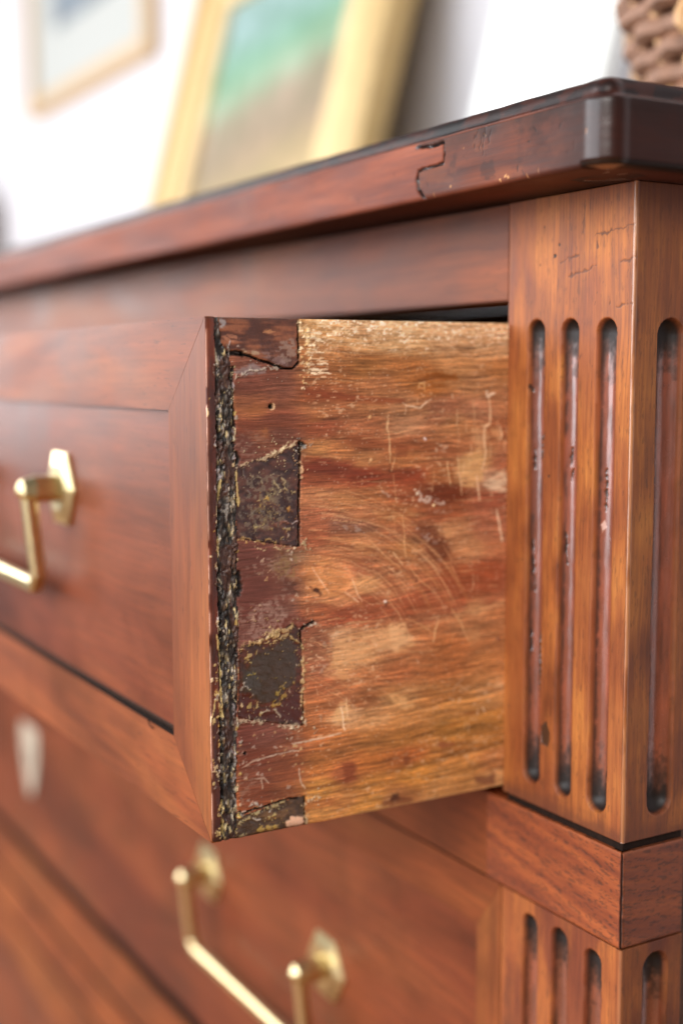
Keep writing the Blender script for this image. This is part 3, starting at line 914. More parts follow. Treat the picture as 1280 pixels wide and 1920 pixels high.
S.blob([(78.9, 99.6), (90.2, 97.9), (94.9, 88.1), (90.3, 85.0), (83.5, 88.9)], (104, 58, 40), 0.7, 1.6, 1.0, 2, 0, 7, 0.4, 1.4)
# pale rubbed head of the board with fuzz
topm = sstep(156, 168, v + 7 * (fbm(u / 7, v / 3, 101, 4) - 0.5)) * sstep(34, 40, u)
sp = sstep(0.50, 0.64, fbm(u / 1.5, v / 0.7, 102, 4))
S.mix(ALL, (214, 176, 132), topm * .35)
S.mix(ALL, (232, 202, 158), topm * sp * 0.75)
sp2 = sstep(0.62, 0.72, fbm(u / 1.3, v / 0.8, 103, 3))
S.mix(ALL, (250, 236, 210), topm * sp2 * 0.95)
S.H += 0.25 * topm * (fbm(u / 1.0, v / 0.6, 104, 3) - 0.5)
# the same flecks, thin, over the whole pine
flk = sstep(0.655, 0.74, fbm(u / 1.6, v / 0.9, 105, 4)) * sstep(0.45, 0.65, fbm(u / 14, v / 10, 106, 2))
S.mix(ALL, (214, 176, 140), flk * 0.6 * sstep(33, 36, u))
# pale planed patches
for i, (pts, c, a) in enumerate((
    ([(45.6, 62.6), (53.0, 64.6), (61.5, 64.6), (69.1, 65.3), (69.8, 57.2), (61.5, 56.2), (53.0, 53.5), (47.1, 51.7), (45.0, 55.3)], (206, 156, 108), .8),
    ([(67.6, 66.4), (75.1, 66.0), (76.0, 61.6), (78.3, 58.7), (72.9, 56.8), (70.7, 55.0), (68.1, 56.8)], (216, 168, 120), .9),
    ([(69.2, 55.3), (78.0, 58.5), (81.4, 57.8), (74.7, 55.3)], (212, 164, 112), .8),
    ([(44.6, 55.4), (50.9, 50.6), (59.4, 47.7), (48.7, 47.8), (40.4, 51.8)], (202, 150, 100), .65),
    ([(47.5, 40.6), (53.8, 40.9), (50.8, 36.0), (52.9, 33.5), (47.9, 32.4), (44.1, 34.0)], (212, 164, 112), .85),
    ([(67.0, 41.4), (70.3, 41.4), (72.5, 40.7), (78.1, 36.5), (79.5, 34.4), (73.7, 34.8), (69.9, 36.9)], (208, 158, 104), .85),
    ([(79.1, 62.8), (90.5, 65.5), (117.6, 70.3), (117.6, 67.5), (102.1, 65.9), (90.5, 63.9)], (206, 154, 106), .7),
    ([(99.3, 61.7), (105.7, 62.0), (108.2, 54.9), (102.2, 54.2)], (192, 142, 94), .45),
    ([(61.6, 33.6), (69.2, 33.1), (68.8, 31.7), (59.4, 31.5)], (206, 156, 106), .7),
    ([(87.5, 97.7), (93.0, 98.1), (95.3, 95.7), (92.1, 94.0), (88.4, 95.0)], (196, 142, 96), .7),
    ([(106.3, 113.2), (112.2, 115.8), (116.9, 119.1), (118.4, 115.0), (118.5, 109.2), (112.3, 109.1), (107.5, 111.3)], (222, 196, 164), .85),
    ([(95.7, 122.2), (102.7, 123.8), (106.1, 127.5), (108.1, 116.0), (105.1, 110.8), (97.4, 112.3)], (206, 162, 108), .7),
    ([(113.2, 38.9), (118.1, 38.9), (118.1, 36.4), (114.4, 36.9)], (226, 186, 140), .8),
    ([(102.5, 135.2), (108.8, 135.0), (110.3, 130.3), (107.3, 123.7), (103.8, 123.8), (101.4, 129.5)], (206, 160, 116), .55),
    ([(110.3, 133.1), (115.0, 134.0), (115.8, 128.2), (113.2, 127.3), (109.9, 130.3)], (210, 158, 110), .65),
    ([(32.5, 89.1), (42.6, 91.0), (48.8, 87.8), (53.0, 82.0), (48.8, 76.0), (40.5, 77.6), (34.5, 80.9)], (196, 132, 78), .55),
    ([(34.8, 136.6), (42.8, 139.9), (44.9, 137.3), (35.8, 134.8)], (176, 112, 60), .4),
    ([(12.5, 140.5), (17.3, 143.4), (21.1, 142.0), (22.1, 145.4), (25.0, 144.5), (21.1, 139.5), (15.3, 137.9)], (176, 110, 62), .7),
    ([(18.2, 133.9), (21.0, 135.2), (22.0, 132.0), (20.0, 130.0)], (182, 116, 66), .8),
    ([(53.0, 95.7), (61.5, 93.3), (68.0, 89.1), (61.5, 89.6), (54.1, 92.0)], (192, 136, 86), .5),
    ([(61.5, 106.1), (83.4, 103.6), (83.4, 102.1), (61.5, 104.1)], (190, 136, 88), .5),
    ([(93.7, 95.8), (117.2, 97.2), (117.4, 86.4), (97.2, 87.9)], (184, 126, 84), .35))):
    S.blob(pts, c, a * .95, 1.3, 0.8, 1.5, -0.05, i + 10, 0.7, 2.2, (0.7, .35, 4.0))
dst = np.random.default_rng(78).random(u.shape)
S.mix(ALL, (236, 214, 186), (dst > .992) * .55 * sstep(33, 36, u))
S.mix(ALL, (70, 40, 26), (dst < .006) * .5)
# long soft scrapes along the grain
rg = random.Random(21)
for i in range(150):
    a, b = rg.uniform(36, 122), rg.uniform(4, 166)
    L = rg.uniform(4, 22)
    k = rg.uniform(-.06, .03)
    c = rg.choice([(210, 166, 120), (200, 152, 106), (204, 160, 112), (120, 72, 44)])
    S.stroke([(a, b), (a + L / 2, b + k * L / 2 + rg.uniform(-.2, .2)), (a + L, b + k * L)], rg.uniform(.12, .42), c, rg.uniform(.2, .5), 0, .9, 1.6, seed=i)
# broad dark and light sweeps of the curved grain
for i in range(46):
    cx, cz = kx - 6 + rg.uniform(-4, 4), kz - 36 + rg.uniform(-4, 4)
    R0 = rg.uniform(30, 66)
    a0 = rg.uniform(0.35, 1.5)
    pts = [(cx + R0 * 1.15 * math.cos(a0 + .14 * q), cz + R0 * math.sin(a0 + .14 * q)) for q in range(5)]
    pts = [p for p in pts if p[0] > 35]
    if len(pts) > 2:
        S.stroke(pts, rg.uniform(.4, 1.3), rg.choice([(116, 62, 38), (126, 70, 44), (196, 142, 92), (190, 132, 82)]), rg.uniform(.2, .42), -.03, .8, 1.6, seed=i, soft=.9)
# sweeping arcs left by sanding, thin and light
for i in range(120):
    cx, cz = kx - 6 + rg.uniform(-5, 5), kz - 34 + rg.uniform(-6, 6)
    R0 = rg.uniform(34, 62)
    a0 = rg.uniform(0.25, 1.45)
    sp_ = rg.uniform(.12, .45)
    pts = [(cx + R0 * 1.15 * math.cos(a0 + sp_ * q / 4), cz + R0 * math.sin(a0 + sp_ * q / 4)) for q in range(5)]
    pts = [p for p in pts if p[0] > 35]
    if len(pts) > 1:
        S.stroke(pts, rg.uniform(.13, .26), (214, 164, 118), rg.uniform(.2, .6), -.03, .5, 1.0, seed=i)
for i in range(40):
    a, b = rg.uniform(33, 60), rg.uniform(45, 66)
    L = rg.uniform(6, 16)
    S.stroke([(a, b), (a + L * .5, b - L * .28), (a + L, b - L * .62)], rg.uniform(.12, .24), (208, 156, 110), rg.uniform(.2, .55), -.02, .5, 1.0, seed=i)
for pts, w_, c, a in (
    ([(67.4, 138.6), (67.0, 134.1), (67.5, 132.3)], .3, (224, 186, 140), .8), ([(66.6, 135.9), (66.8, 132.7), (67.7, 131.9), (68.1, 125.0), (67.9, 121.7)], .35, (216, 176, 130), .8),
    ([(68.1, 121.7), (67.7, 118.8), (70.5, 118.3)], .35, (84, 44, 28), .8), ([(70.5, 125.3), (69.6, 121.3), (68.6, 118.8)], .3, (222, 176, 130), .7),
    ([(69.4, 118.0), (70.1, 112.1), (70.6, 107.5)], .3, (206, 156, 110), .55), ([(73.4, 103.6), (73.9, 97.1), (74.3, 91.5), (75.0, 88.6)], .3, (224, 176, 124), .7),
    ([(69.7, 108.4), (70.1, 97.3)], .3, (200, 150, 104), .4),
    ([(73.1, 142.2), (74.4, 141.1), (79.9, 140.2), (82.3, 141.5), (84.9, 143.3)], .38, (230, 200, 168), .8), ([(74.4, 140.9), (73.9, 138.3)], .25, (230, 196, 160), .7), ([(79.2, 143.4), (79.4, 141.2)], .25, (226, 190, 150), .6),
    ([(79.4, 146.7), (80.2, 148.7), (81.6, 148.5), (82.5, 145.7)], .35, (214, 168, 110), .7), ([(93.9, 145.0), (93.9, 143.2)], .3, (230, 196, 160), .7),
    ([(108.5, 146.0), (109.0, 143.6), (110.6, 144.5), (112.3, 144.9)], .6, (236, 214, 188), .85), ([(109.7, 143.6), (110.5, 137.9), (110.0, 134.1), (107.9, 132.8), (107.8, 127.5), (108.7, 124.6), (108.1, 120.8), (106.9, 118.0)], .7, (228, 192, 152), .8),
    ([(114.6, 133.4), (115.6, 130.1), (115.3, 128.0)], .55, (234, 196, 154), .8), ([(102.7, 142.7), (103.7, 135.2)], .3, (220, 180, 136), .6), ([(104.4, 132.3), (105.4, 127.5)], .3, (216, 176, 130), .6),
    ([(91.9, 121.4), (92.3, 117.6), (93.3, 112.9)], .4, (226, 186, 140), .8), ([(96.7, 118.8), (97.6, 114.6), (98.4, 109.2)], .5, (220, 178, 136), .75), ([(104.6, 116.2), (105.6, 110.4), (106.1, 106.9)], .6, (226, 190, 154), .8), ([(86.2, 118.8), (85.6, 111.0)], .25, (206, 158, 114), .6),
    ([(106.5, 117.0), (107.5, 113.2)], .3, (214, 168, 120), .6), ([(102.0, 120.6), (102.3, 115.3)], .3, (206, 160, 108), .5),
    ([(113.5, 103.2), (114.8, 99.3), (115.8, 94.4), (116.1, 91.4)], .7, (232, 204, 172), .8), ([(86.4, 57.2), (87.3, 62.0), (88.9, 65.3)], .38, (230, 184, 132), .85), ([(94.2, 56.4), (94.7, 59.3)], .25, (214, 164, 112), .6),
    ([(93.9, 69.0), (97.9, 63.8), (102.2, 55.5)], .5, (220, 172, 120), .6), ([(103.6, 80.7), (103.6, 75.8), (102.3, 73.6)], .28, (226, 180, 140), .7), ([(105.0, 79.6), (105.5, 77.6)], .3, (214, 164, 124), .5),
    ([(48.3, 39.2), (49.3, 35.3), (49.8, 30.2)], .35, (240, 208, 170), .9), ([(50.4, 42.1), (51.2, 34.1)], .3, (232, 194, 150), .75), ([(39.0, 46.5), (39.6, 44.0)], .25, (206, 158, 118), .6),
    ([(37.3, 88.2), (40.6, 84.0), (44.0, 78.6)], .35, (234, 184, 144), .8), ([(53.0, 82.9), (54.7, 78.6), (56.8, 74.7)], .35, (232, 190, 150), .7), ([(53.0, 76.5), (55.5, 74.5)], .5, (236, 196, 160), .6), ([(50.1, 78.6), (53.0, 76.5)], .4, (226, 180, 140), .6),
    ([(108.4, 31.1), (109.2, 29.0)], .3, (240, 214, 180), .8), ([(106.3, 30.8), (105.8, 28.1)], .3, (232, 200, 164), .7), ([(101.8, 26.1), (102.1, 21.9)], .3, (230, 200, 164), .6), ([(100.6, 27.2), (100.2, 23.3)], .3, (220, 184, 140), .5), ([(102.5, 27.0), (105.4, 27.0)], .3, (226, 190, 150), .6),
    ([(79.2, 52.3), (80.1, 50.3)], .5, (206, 170, 140), .6), ([(80.3, 55.0), (82.1, 53.3)], .25, (206, 164, 124), .6),
    ([(59.4, 96.2), (65.8, 90.2), (72.4, 85.1)], .45, (210, 160, 112), .6), ([(69.1, 90.9), (73.5, 85.9)], .4, (222, 176, 128), .7), ([(81.2, 89.1), (90.3, 81.8)], .28, (204, 156, 112), .6), ([(75.7, 85.8), (80.2, 80.7), (87.7, 74.2)], .4, (214, 162, 114), .6),
    ([(90.3, 92.2), (93.8, 86.3), (96.1, 80.3)], .3, (200, 150, 110), .5), ([(57.3, 105.4), (59.4, 104.2)], .3, (206, 156, 110), .4),
    ([(74.7, 67.0), (81.4, 64.1), (87.1, 60.1)], .35, (206, 154, 104), .6), ([(100.0, 43.7), (97.6, 41.0), (94.2, 38.9)], .4, (196, 158, 128), .55)):
    S.stroke(pts, w_, c, a, 0.04, .6, 1.0, seed=int(w_ * 100))
for i in range(26):
    q0 = rg.uniform(118, 140)
    w0 = rg.uniform(96, 122)
    S.stroke([(w0, q0), (w0 + rg.uniform(-.6, .6), q0 - rg.uniform(2, 7))], rg.uniform(.12, .3), (222, 184, 142), rg.uniform(.3, .7), 0, .7, .9, seed=i)
# whitish chalky smears and dirt
for i, (pts, c, a) in enumerate((
    ([(77.8, 111.7), (80.0, 112.2), (83.4, 110.5), (86.7, 109.0), (91.3, 107.3), (92.9, 105.7), (88.3, 106.0), (83.4, 106.8), (80.0, 107.0)], (206, 186, 172), .75), ([(78.2, 112.1), (80.0, 112.2), (80.2, 109.7), (78.7, 109.8)], (232, 216, 190), .9),
    ([(79.0, 98.6), (83.4, 98.0), (86.1, 95.3), (89.1, 92.3), (86.2, 91.8), (82.3, 94.7)], (176, 156, 146), .6), ([(64.7, 112.7), (69.0, 111.2), (69.0, 109.9), (64.7, 110.5)], (186, 160, 146), .6), ([(53.0, 101.2), (57.3, 100.0), (58.3, 98.1), (54.1, 98.7)], (170, 150, 140), .6),
    ([(44.7, 103.5), (50.9, 101.3), (53.0, 98.4), (48.9, 99.6)], (160, 136, 124), .5), ([(87.3, 128.1), (92.3, 127.0), (91.1, 124.6), (86.6, 125.3)], (206, 176, 150), .6), ([(84.5, 104.8), (94.7, 104.3), (94.8, 102.4), (84.5, 103.0)], (176, 146, 130), .4),
    ([(40.4, 55.8), (43.5, 54.6), (42.9, 51.0), (40.0, 52.2)], (176, 150, 130), .5), ([(39.5, 64.2), (45.6, 62.6), (44.6, 59.9), (40.5, 61.3)], (160, 140, 120), .5), ([(88.0, 88.6), (90.3, 87.5), (89.4, 86.2), (87.6, 86.7)], (190, 170, 160), .5))):
    S.blob(pts, c, a, .5, .7, 1.2, .06, i + 40, .6, 1.2, (0.9, .52, 1.3))
for pts, c, a in (([(68.2, 3.9), (71.5, 4.3), (72.7, 2.2), (69.3, 1.2)], (46, 26, 22), .85), ([(64.9, 3.5), (77.2, 3.4), (77.2, -0.5), (64.9, 0.6)], (104, 58, 36), .6), ([(105.1, 5.6), (114.8, 5.1), (113.7, 1.2), (106.4, 1.4)], (96, 54, 40), .6), ([(48.7, 19.5), (54.0, 19.6), (54.6, 12.9), (49.7, 11.8)], (118, 58, 34), .7),
                  ([(73.7, 17.5), (78.2, 17.2), (78.9, 14.8), (74.4, 15.1)], (96, 52, 34), .6), ([(88.5, 20.7), (95.5, 20.5), (96.7, 17.5), (89.7, 17.4)], (134, 78, 52), .7), ([(32.0, 9.2), (44.4, 8.0), (48.6, 4.4), (34.0, 3.3)], (134, 74, 40), .5),
                  ([(36.9, 81.2), (38.9, 81.4), (41.4, 79.7), (40.5, 78.4), (38.1, 79.7)], (60, 32, 24), .85), ([(77.7, 81.5), (79.7, 80.5), (79.9, 78.4), (78.2, 79.2)], (84, 44, 32), .7), ([(65.8, 74.2), (67.2, 73.4), (66.3, 72.7)], (60, 34, 28), .7),
                  ([(81.3, 153.0), (94.3, 152.1), (97.1, 149.1), (91.6, 149.1), (83.1, 149.9)], (136, 76, 30), .7), ([(84.5, 149.2), (91.0, 148.8), (93.7, 146.5), (83.1, 146.6)], (140, 80, 34), .7), ([(34.1, 148.4), (49.0, 146.0), (49.0, 144.4), (34.8, 146.2)], (110, 50, 30), .4), ([(70.1, 127.7), (75.5, 126.9), (75.5, 122.5), (70.5, 123.1)], (124, 66, 40), .6)):
    S.blob(pts, c, a, 1.2, 1.3, 1.6, -.04, 3, .55, 1.6)
for (a, b), c in (([(86.1, 106.1)][0], (244, 220, 170)), ([(60.4, 122.9)][0], (222, 178, 128)), ([(60.0, 137.5)][0], (206, 160, 110)), ([(82.6, 129.5)][0], (220, 200, 196)), ([(66.3, 73.8)][0], (236, 220, 206)), ([(114.9, 55.6)][0], (110, 74, 66))):
    S.blob(circ(a, b, .8), c, .9, .4, .3, .8, .25)
# whitish film over the tails between the pins
til = (1 - sstep(22, 40, u + 16 * (fbm(u / 9, v / 6, 111) - .5))) * sstep(9, 11, u)
zone = np.clip(sstep(64, 72, v) * (1 - sstep(92, 98, v)) + sstep(9, 12, v) * (1 - sstep(34, 42, v)) * .8 + sstep(120, 126, v) * (1 - sstep(130, 137, v)) * .7 + sstep(146, 152, v) * .35, 0, 1)
S.mix(ALL, (92, 54, 46), til * zone * 0.5)
sp = sstep(0.50, 0.66, fbm(u / 1.3, v / 0.9, 112, 4))
big = sstep(0.40, 0.62, fbm(u / 9, v / 7, 113, 3))
S.mix(ALL, (176, 158, 140), til * zone * sp * big * 0.5)
S.blob([(23.6, 92.4), (31.5, 93.6), (32.9, 90.8), (30.9, 84.8), (24.5, 84.4), (21.6, 87.3)], (150, 128, 84), .6, 1.5, 1.2, 2, 0, 50, None, 1, (0.9, .46, 1))
S.blob([(16.6, 78.0), (24.5, 79.1), (28.4, 73.4), (26.3, 66.4), (16.5, 65.7), (11.7, 67.1)], (176, 150, 136), .6, 1.5, 1.2, 2, 0, 51, None, 1, (0.8, .48, 1))
for i in range(60):
    a, b = rg.uniform(10, 34), rg.choice([rg.uniform(10, 36), rg.uniform(10, 36), rg.uniform(66, 96)])
    r = rg.uniform(.25, .9)
    S.blob([(a - r, b - r * .7), (a + r, b - r * .5), (a + r * .7, b + r), (a - r * .6, b + r * .6)], rg.choice([(214, 190, 160), (190, 172, 156), (206, 172, 120)]), .75, .3, .5, .7, .12, i)
for pts in ([(10.6, 23.7), (16.1, 25.5), (24.0, 26.1)], [(20.0, 25.8), (29.1, 26.6), (32.1, 26.2)], [(32.1, 20.3), (33.0, 14.6), (34.5, 12.5)], [(15.6, 19.3), (19.0, 18.7), (20.9, 16.6)], [(18.0, 18.5), (18.6, 14.8)], [(29.1, 29.0), (40.3, 29.2), (48.7, 29.8)]):
    S.stroke(pts, .4, (206, 184, 160), .75, .1, .9, 1)
S.blob([(9.9, 154.0), (16.5, 155.7), (21.2, 154.0), (21.2, 152.3), (13.6, 151.3), (10.4, 151.5)], (158, 160, 164), .7, 1, .8, 1.5, .05, 60)

S.mix(ALL, (84, 42, 32), (1 - sstep(24, 38, u + 10 * (fbm(u / 7, v / 7, 114) - .5))) * sstep(9, 11, u) * .3)
# ---- pins and the seams round them
PINS = [[(4.7, 168.9), (33.0, 169.3), (32.9, 154.7), (30.5, 153.6), (27.0, 153.8), (17.4, 157.0), (9.9, 158.5), (4.5, 158.8)],
        [(9.5, 122.5), (17.1, 124.6), (23.9, 126.1), (28.8, 128.0), (33.5, 129.6), (33.0, 112.1), (32.9, 95.1), (20.7, 97.4), (10.0, 99.5)],
        [(10.5, 63.5), (18.5, 66.2), (26.4, 68.2), (30.0, 70.0), (33.2, 67.2), (33.7, 51.2), (34.0, 34.5), (20.1, 37.6), (9.8, 40.6)],
        [(3.2, -2.0), (6.5, 6.4), (14.0, 7.8), (21.9, 9.1), (34.2, 10.3), (34.6, -2.4), (19.8, -3.4)]]
PINS[0] = [(a, 171.0) if b > 168.5 else (a, b) for a, b in PINS[0]]
PINS[3] = [(a, -1.0) if b < 1.5 else (a, b) for a, b in PINS[3]]
lab = np.zeros(u.shape, np.int8)
jit = 0.5 * (fbm(u / 1.6, v / 1.6, 121, 3) - 0.5)
PC = [((70, 36, 24), (132, 78, 50), 0.30), ((48, 27, 24), (84, 50, 40), 0.55), ((50, 28, 20), (84, 40, 26), 0.5), ((58, 40, 26), (104, 74, 46), 0.5)]
for i, P in enumerate(PINS):
    w = S.win(P, 3)
    ins = S.inside(P, w)
    d, _ = S.dist(P, w, True)
    sd = np.where(ins, -d, d) + jit[w] * 0.6
    m = sd < 0
    lab[w] = np.where(m, i + 2, lab[w])
    a, b, h0 = PC[i]
    n = fbm(u[w] / (9 if i == 0 else 3), v[w] / 1.4, 130 + i, 4)
    n2 = fbm(u[w] / 5, v[w] / 5, 135 + i, 3)
    t = sstep(.38, .68, n * .6 + n2 * .4)[..., None]
    c = np.array(a, np.float32) * (1 - t) + np.array(b, np.float32) * t
    S.C[w] = np.where(m[..., None], c, S.C[w])
    S.H[w] = np.where(m, -h0 * .5 + .35 * (n - .5), S.H[w])
    S.R[w] = np.where(m, .34 + .3 * (n2 - .5), S.R[w])
# pin 1: pale streaks, scuffed grey lower right
for pts, c, a in (([(17.9, 165.5), (21.3, 166.2), (24.8, 165.9), (24.4, 164.9), (19.4, 164.5)], (184, 128, 84), .8), ([(5.4, 164.0), (11.9, 165.4), (11.8, 162.4), (8.1, 161.0)], (168, 112, 82), .7), ([(10.0, 161.5), (12.8, 161.0), (11.8, 160.4)], (196, 178, 164), .8), ([(26.1, 162.5), (32.2, 164.3), (32.1, 155.7), (27.0, 155.3), (25.1, 159.1)], (138, 116, 104), .7),
                  ([(19.4, 159.1), (25.1, 159.9), (29.0, 154.8), (25.1, 154.3), (19.3, 157.0)], (134, 108, 104), .6), ([(12.7, 159.7), (18.4, 159.9), (18.4, 158.4), (13.7, 158.4)], (166, 146, 120), .7), ([(4.9, 169.3), (7.3, 169.0), (7.0, 167.0), (5.2, 166.3)], (156, 160, 166), .7)):
    S.blob(pts, c, a, .7, .9, 1.2, .04, 3, None, 2, (0.8, .44, 1.6))
# pin 2: grey-olive haze and cream dribbles
S.blob([(12.3, 120.0), (26.8, 120.3), (30.7, 116.6), (29.6, 107.0), (24.6, 100.3), (12.1, 100.2), (11.2, 108.0)], (118, 108, 90), .6, 2, 2, 2.5, .05, 71, .45, 1, (1.1, .53, 1))
S.blob([(18.0, 114.6), (23.8, 116.9), (24.7, 105.5), (22.7, 100.4), (15.9, 100.8), (16.9, 109.4)], (132, 118, 78), .5, 1.5, 2, 2, .05, 72, .4, 1, (0.8, .55, 1))
for pts, w_, c in (([(23.0, 118.7), (24.8, 119.5), (26.7, 118.2), (27.3, 115.5), (25.1, 114.2), (23.6, 116.9)], .6, (190, 176, 130)), ([(27.1, 115.0), (29.7, 114.0), (31.6, 113.4)], .5, (206, 184, 124)), ([(14.7, 119.0), (19.0, 119.2), (19.3, 117.1)], .5, (160, 152, 120)), ([(17.9, 111.5), (20.8, 112.7), (23.2, 110.0)], .6, (196, 176, 120)), ([(20.8, 111.8), (21.8, 110.1)], .8, (206, 166, 70)),
                   ([(28.6, 108.8), (29.6, 107.9)], .8, (196, 140, 60)), ([(10.5, 99.1), (13.0, 98.8), (16.1, 99.4), (17.2, 98.0), (20.7, 98.1), (26.6, 97.0)], .5, (190, 158, 92)), ([(17.2, 95.5), (22.6, 95.5), (29.5, 94.6), (32.5, 96.2)], .5, (206, 186, 140)), ([(27.6, 103.6), (32.6, 103.1)], .45, (206, 196, 190)), ([(23.7, 103.0), (26.6, 103.3), (29.6, 103.5)], .4, (130, 84, 66)),
                   ([(30.9, 95.4), (29.5, 92.9), (30.5, 90.7)], .6, (206, 188, 170)), ([(11.2, 107.2), (16.9, 108.1), (20.8, 107.5)], .4, (120, 116, 104)), ([(28.6, 99.1), (30.5, 96.7)], .5, (190, 180, 160)), ([(26.0, 97.5), (26.5, 93.1)], .6, (110, 70, 46)), ([(12.3, 120.9), (13.6, 117.4), (15.1, 113.0)], .5, (120, 112, 104)), ([(16.1, 103.4), (24.6, 102.0), (28.6, 100.9), (26.6, 98.4)], .5, (176, 158, 100))):
    S.stroke(pts, w_, c, .62, .22, 1.5, .8, False, seed=int(pts[0][0]), wob=1.1, brk=.5)
# pin 3: smooth olive-black pool with yellow rim, raw red below
S.blob([(14.5, 59.7), (26.3, 65.5), (30.7, 64.2), (32.3, 59.5), (32.3, 51.3), (28.2, 48.2), (24.2, 43.3), (18.2, 43.2), (11.5, 48.6), (11.0, 54.8)], (54, 41, 28), .85, 1.6, 1, 3, .25, 73, .28)
S.blob([(11.6, 56.5), (16.4, 56.8), (18.3, 50.4), (14.4, 48.2), (11.5, 50.3)], (58, 54, 50), .6, 1.5, 1, 3, .05, 74, .28)
S.blob([(10.3, 48.7), (14.4, 48.2), (16.3, 42.6), (22.2, 40.9), (32.2, 47.7), (33.8, 45.7), (33.4, 35.1), (10.2, 40.7)], (66, 24, 17), .9, .8, 1, 2.5, -.1, 75, .35)
for pts, w_, c in (([(12.1, 52.4), (13.4, 49.2), (14.8, 47.6)], .5, (200, 190, 176)), ([(14.8, 47.6), (16.3, 47.9), (17.5, 46.0), (17.1, 42.5), (17.8, 40.9)], .6, (196, 182, 120)), ([(13.8, 43.8), (14.7, 44.9), (15.5, 42.7)], .5, (176, 160, 92)), ([(22.6, 43.5), (24.2, 46.9), (26.2, 48.5), (26.6, 45.7), (25.2, 43.6), (22.6, 43.2)], .8, (170, 142, 62)), ([(18.2, 41.4), (23.2, 42.0), (25.1, 39.9), (26.1, 38.5)], .5, (176, 172, 150)),
                   ([(26.2, 49.4), (28.2, 50.4), (31.2, 49.3)], .6, (176, 150, 84)), ([(29.3, 56.2), (30.7, 54.3), (31.3, 55.4)], .5, (200, 184, 160)), ([(12.6, 59.1), (14.5, 61.0), (16.5, 61.3)], 1.0, (190, 170, 104)), ([(13.1, 54.6), (16.4, 54.4)], .4, (150, 130, 60)), ([(28.2, 46.8), (28.6, 49.1), (29.8, 48.0)], .4, (206, 190, 160)), ([(18.3, 52.2), (24.2, 52.0), (25.2, 50.4)], .6, (110, 96, 44))):
    S.stroke(pts, w_, c, .68, .2, 1.4, .8, False, seed=int(pts[0][0]), wob=0.9, brk=.46)
# pin 4: cream crust and a raw pinkish chip
for pts, w_, c in (([(6.1, 1.9), (8.1, 4.3), (13.9, 6.9), (19.9, 9.1), (25.9, 9.3)], 1.3, (180, 166, 120)), ([(6.5, 0.1), (9.0, 0.9), (11.9, 0.5)], .8, (206, 184, 130)), ([(17.8, 1.6), (19.8, 2.5), (23.8, 1.4)], 1.1, (190, 156, 74)), ([(14.9, 5.8), (18.8, 3.8)], .4, (206, 196, 184)), ([(7.3, 2.6), (6.5, 0.6)], .8, (206, 180, 96)), ([(20.8, 4.7), (23.0, 5.2)], .6, (170, 150, 96))):
    S.stroke(pts, w_, c, .75, .3, 1.5, .9, False, seed=int(pts[0][0]), wob=1.0, brk=.44)
S.blob([(26.5, 2.8), (28.9, 3.8), (33.6, 3.0), (34.0, 0.5), (31.5, -0.4), (27.4, 0.7)], (222, 176, 144), .95, .4, .6, 1.2, .35, 76)
# black gaps
for pts, w_ in (([(33.0, 169.3), (32.8, 162.6), (32.9, 157.1)], .5), ([(32.9, 155.7), (30.5, 153.8), (27.0, 153.8), (22.2, 155.5), (17.4, 157.0)], .5), ([(5.8, 158.5), (9.9, 158.7), (12.7, 158.3)], 1.3), ([(12.7, 158.3), (17.4, 157.0)], .5), ([(33.5, 129.3), (33.1, 117.4), (32.8, 106.8), (32.7, 95.8)], .55), ([(33.3, 129.6), (34.7, 128.6)], 1.1), ([(33.2, 66.6), (33.3, 61.2)], .45), ([(33.4, 67.5), (36.0, 69.0), (38.0, 69.6)], .75), ([(34.0, 45.7), (34.0, 34.7)], .35),
                ([(8.1, 7.5), (14.0, 8.7), (21.9, 9.5), (25.9, 10.2), (32.0, 9.8)], .5), ([(7.3, 8.0), (10.1, 8.5)], 1.0), ([(34.2, 9.4), (34.4, 3.2)], .35), ([(10.1, 126.9), (10.8, 125.2), (10.2, 123.2)], 1.1), ([(10.2, 88.2), (10.9, 84.7), (10.3, 81.8)], 1.6), ([(9.3, 154.0), (8.7, 148.9), (9.0, 142.2), (9.6, 135.4)], .8)):
    S.stroke(pts, w_ * .9, (18, 12, 10), .95, -1.0, .4, 1.0, False, seed=int(w_ * 50), rough=.5)
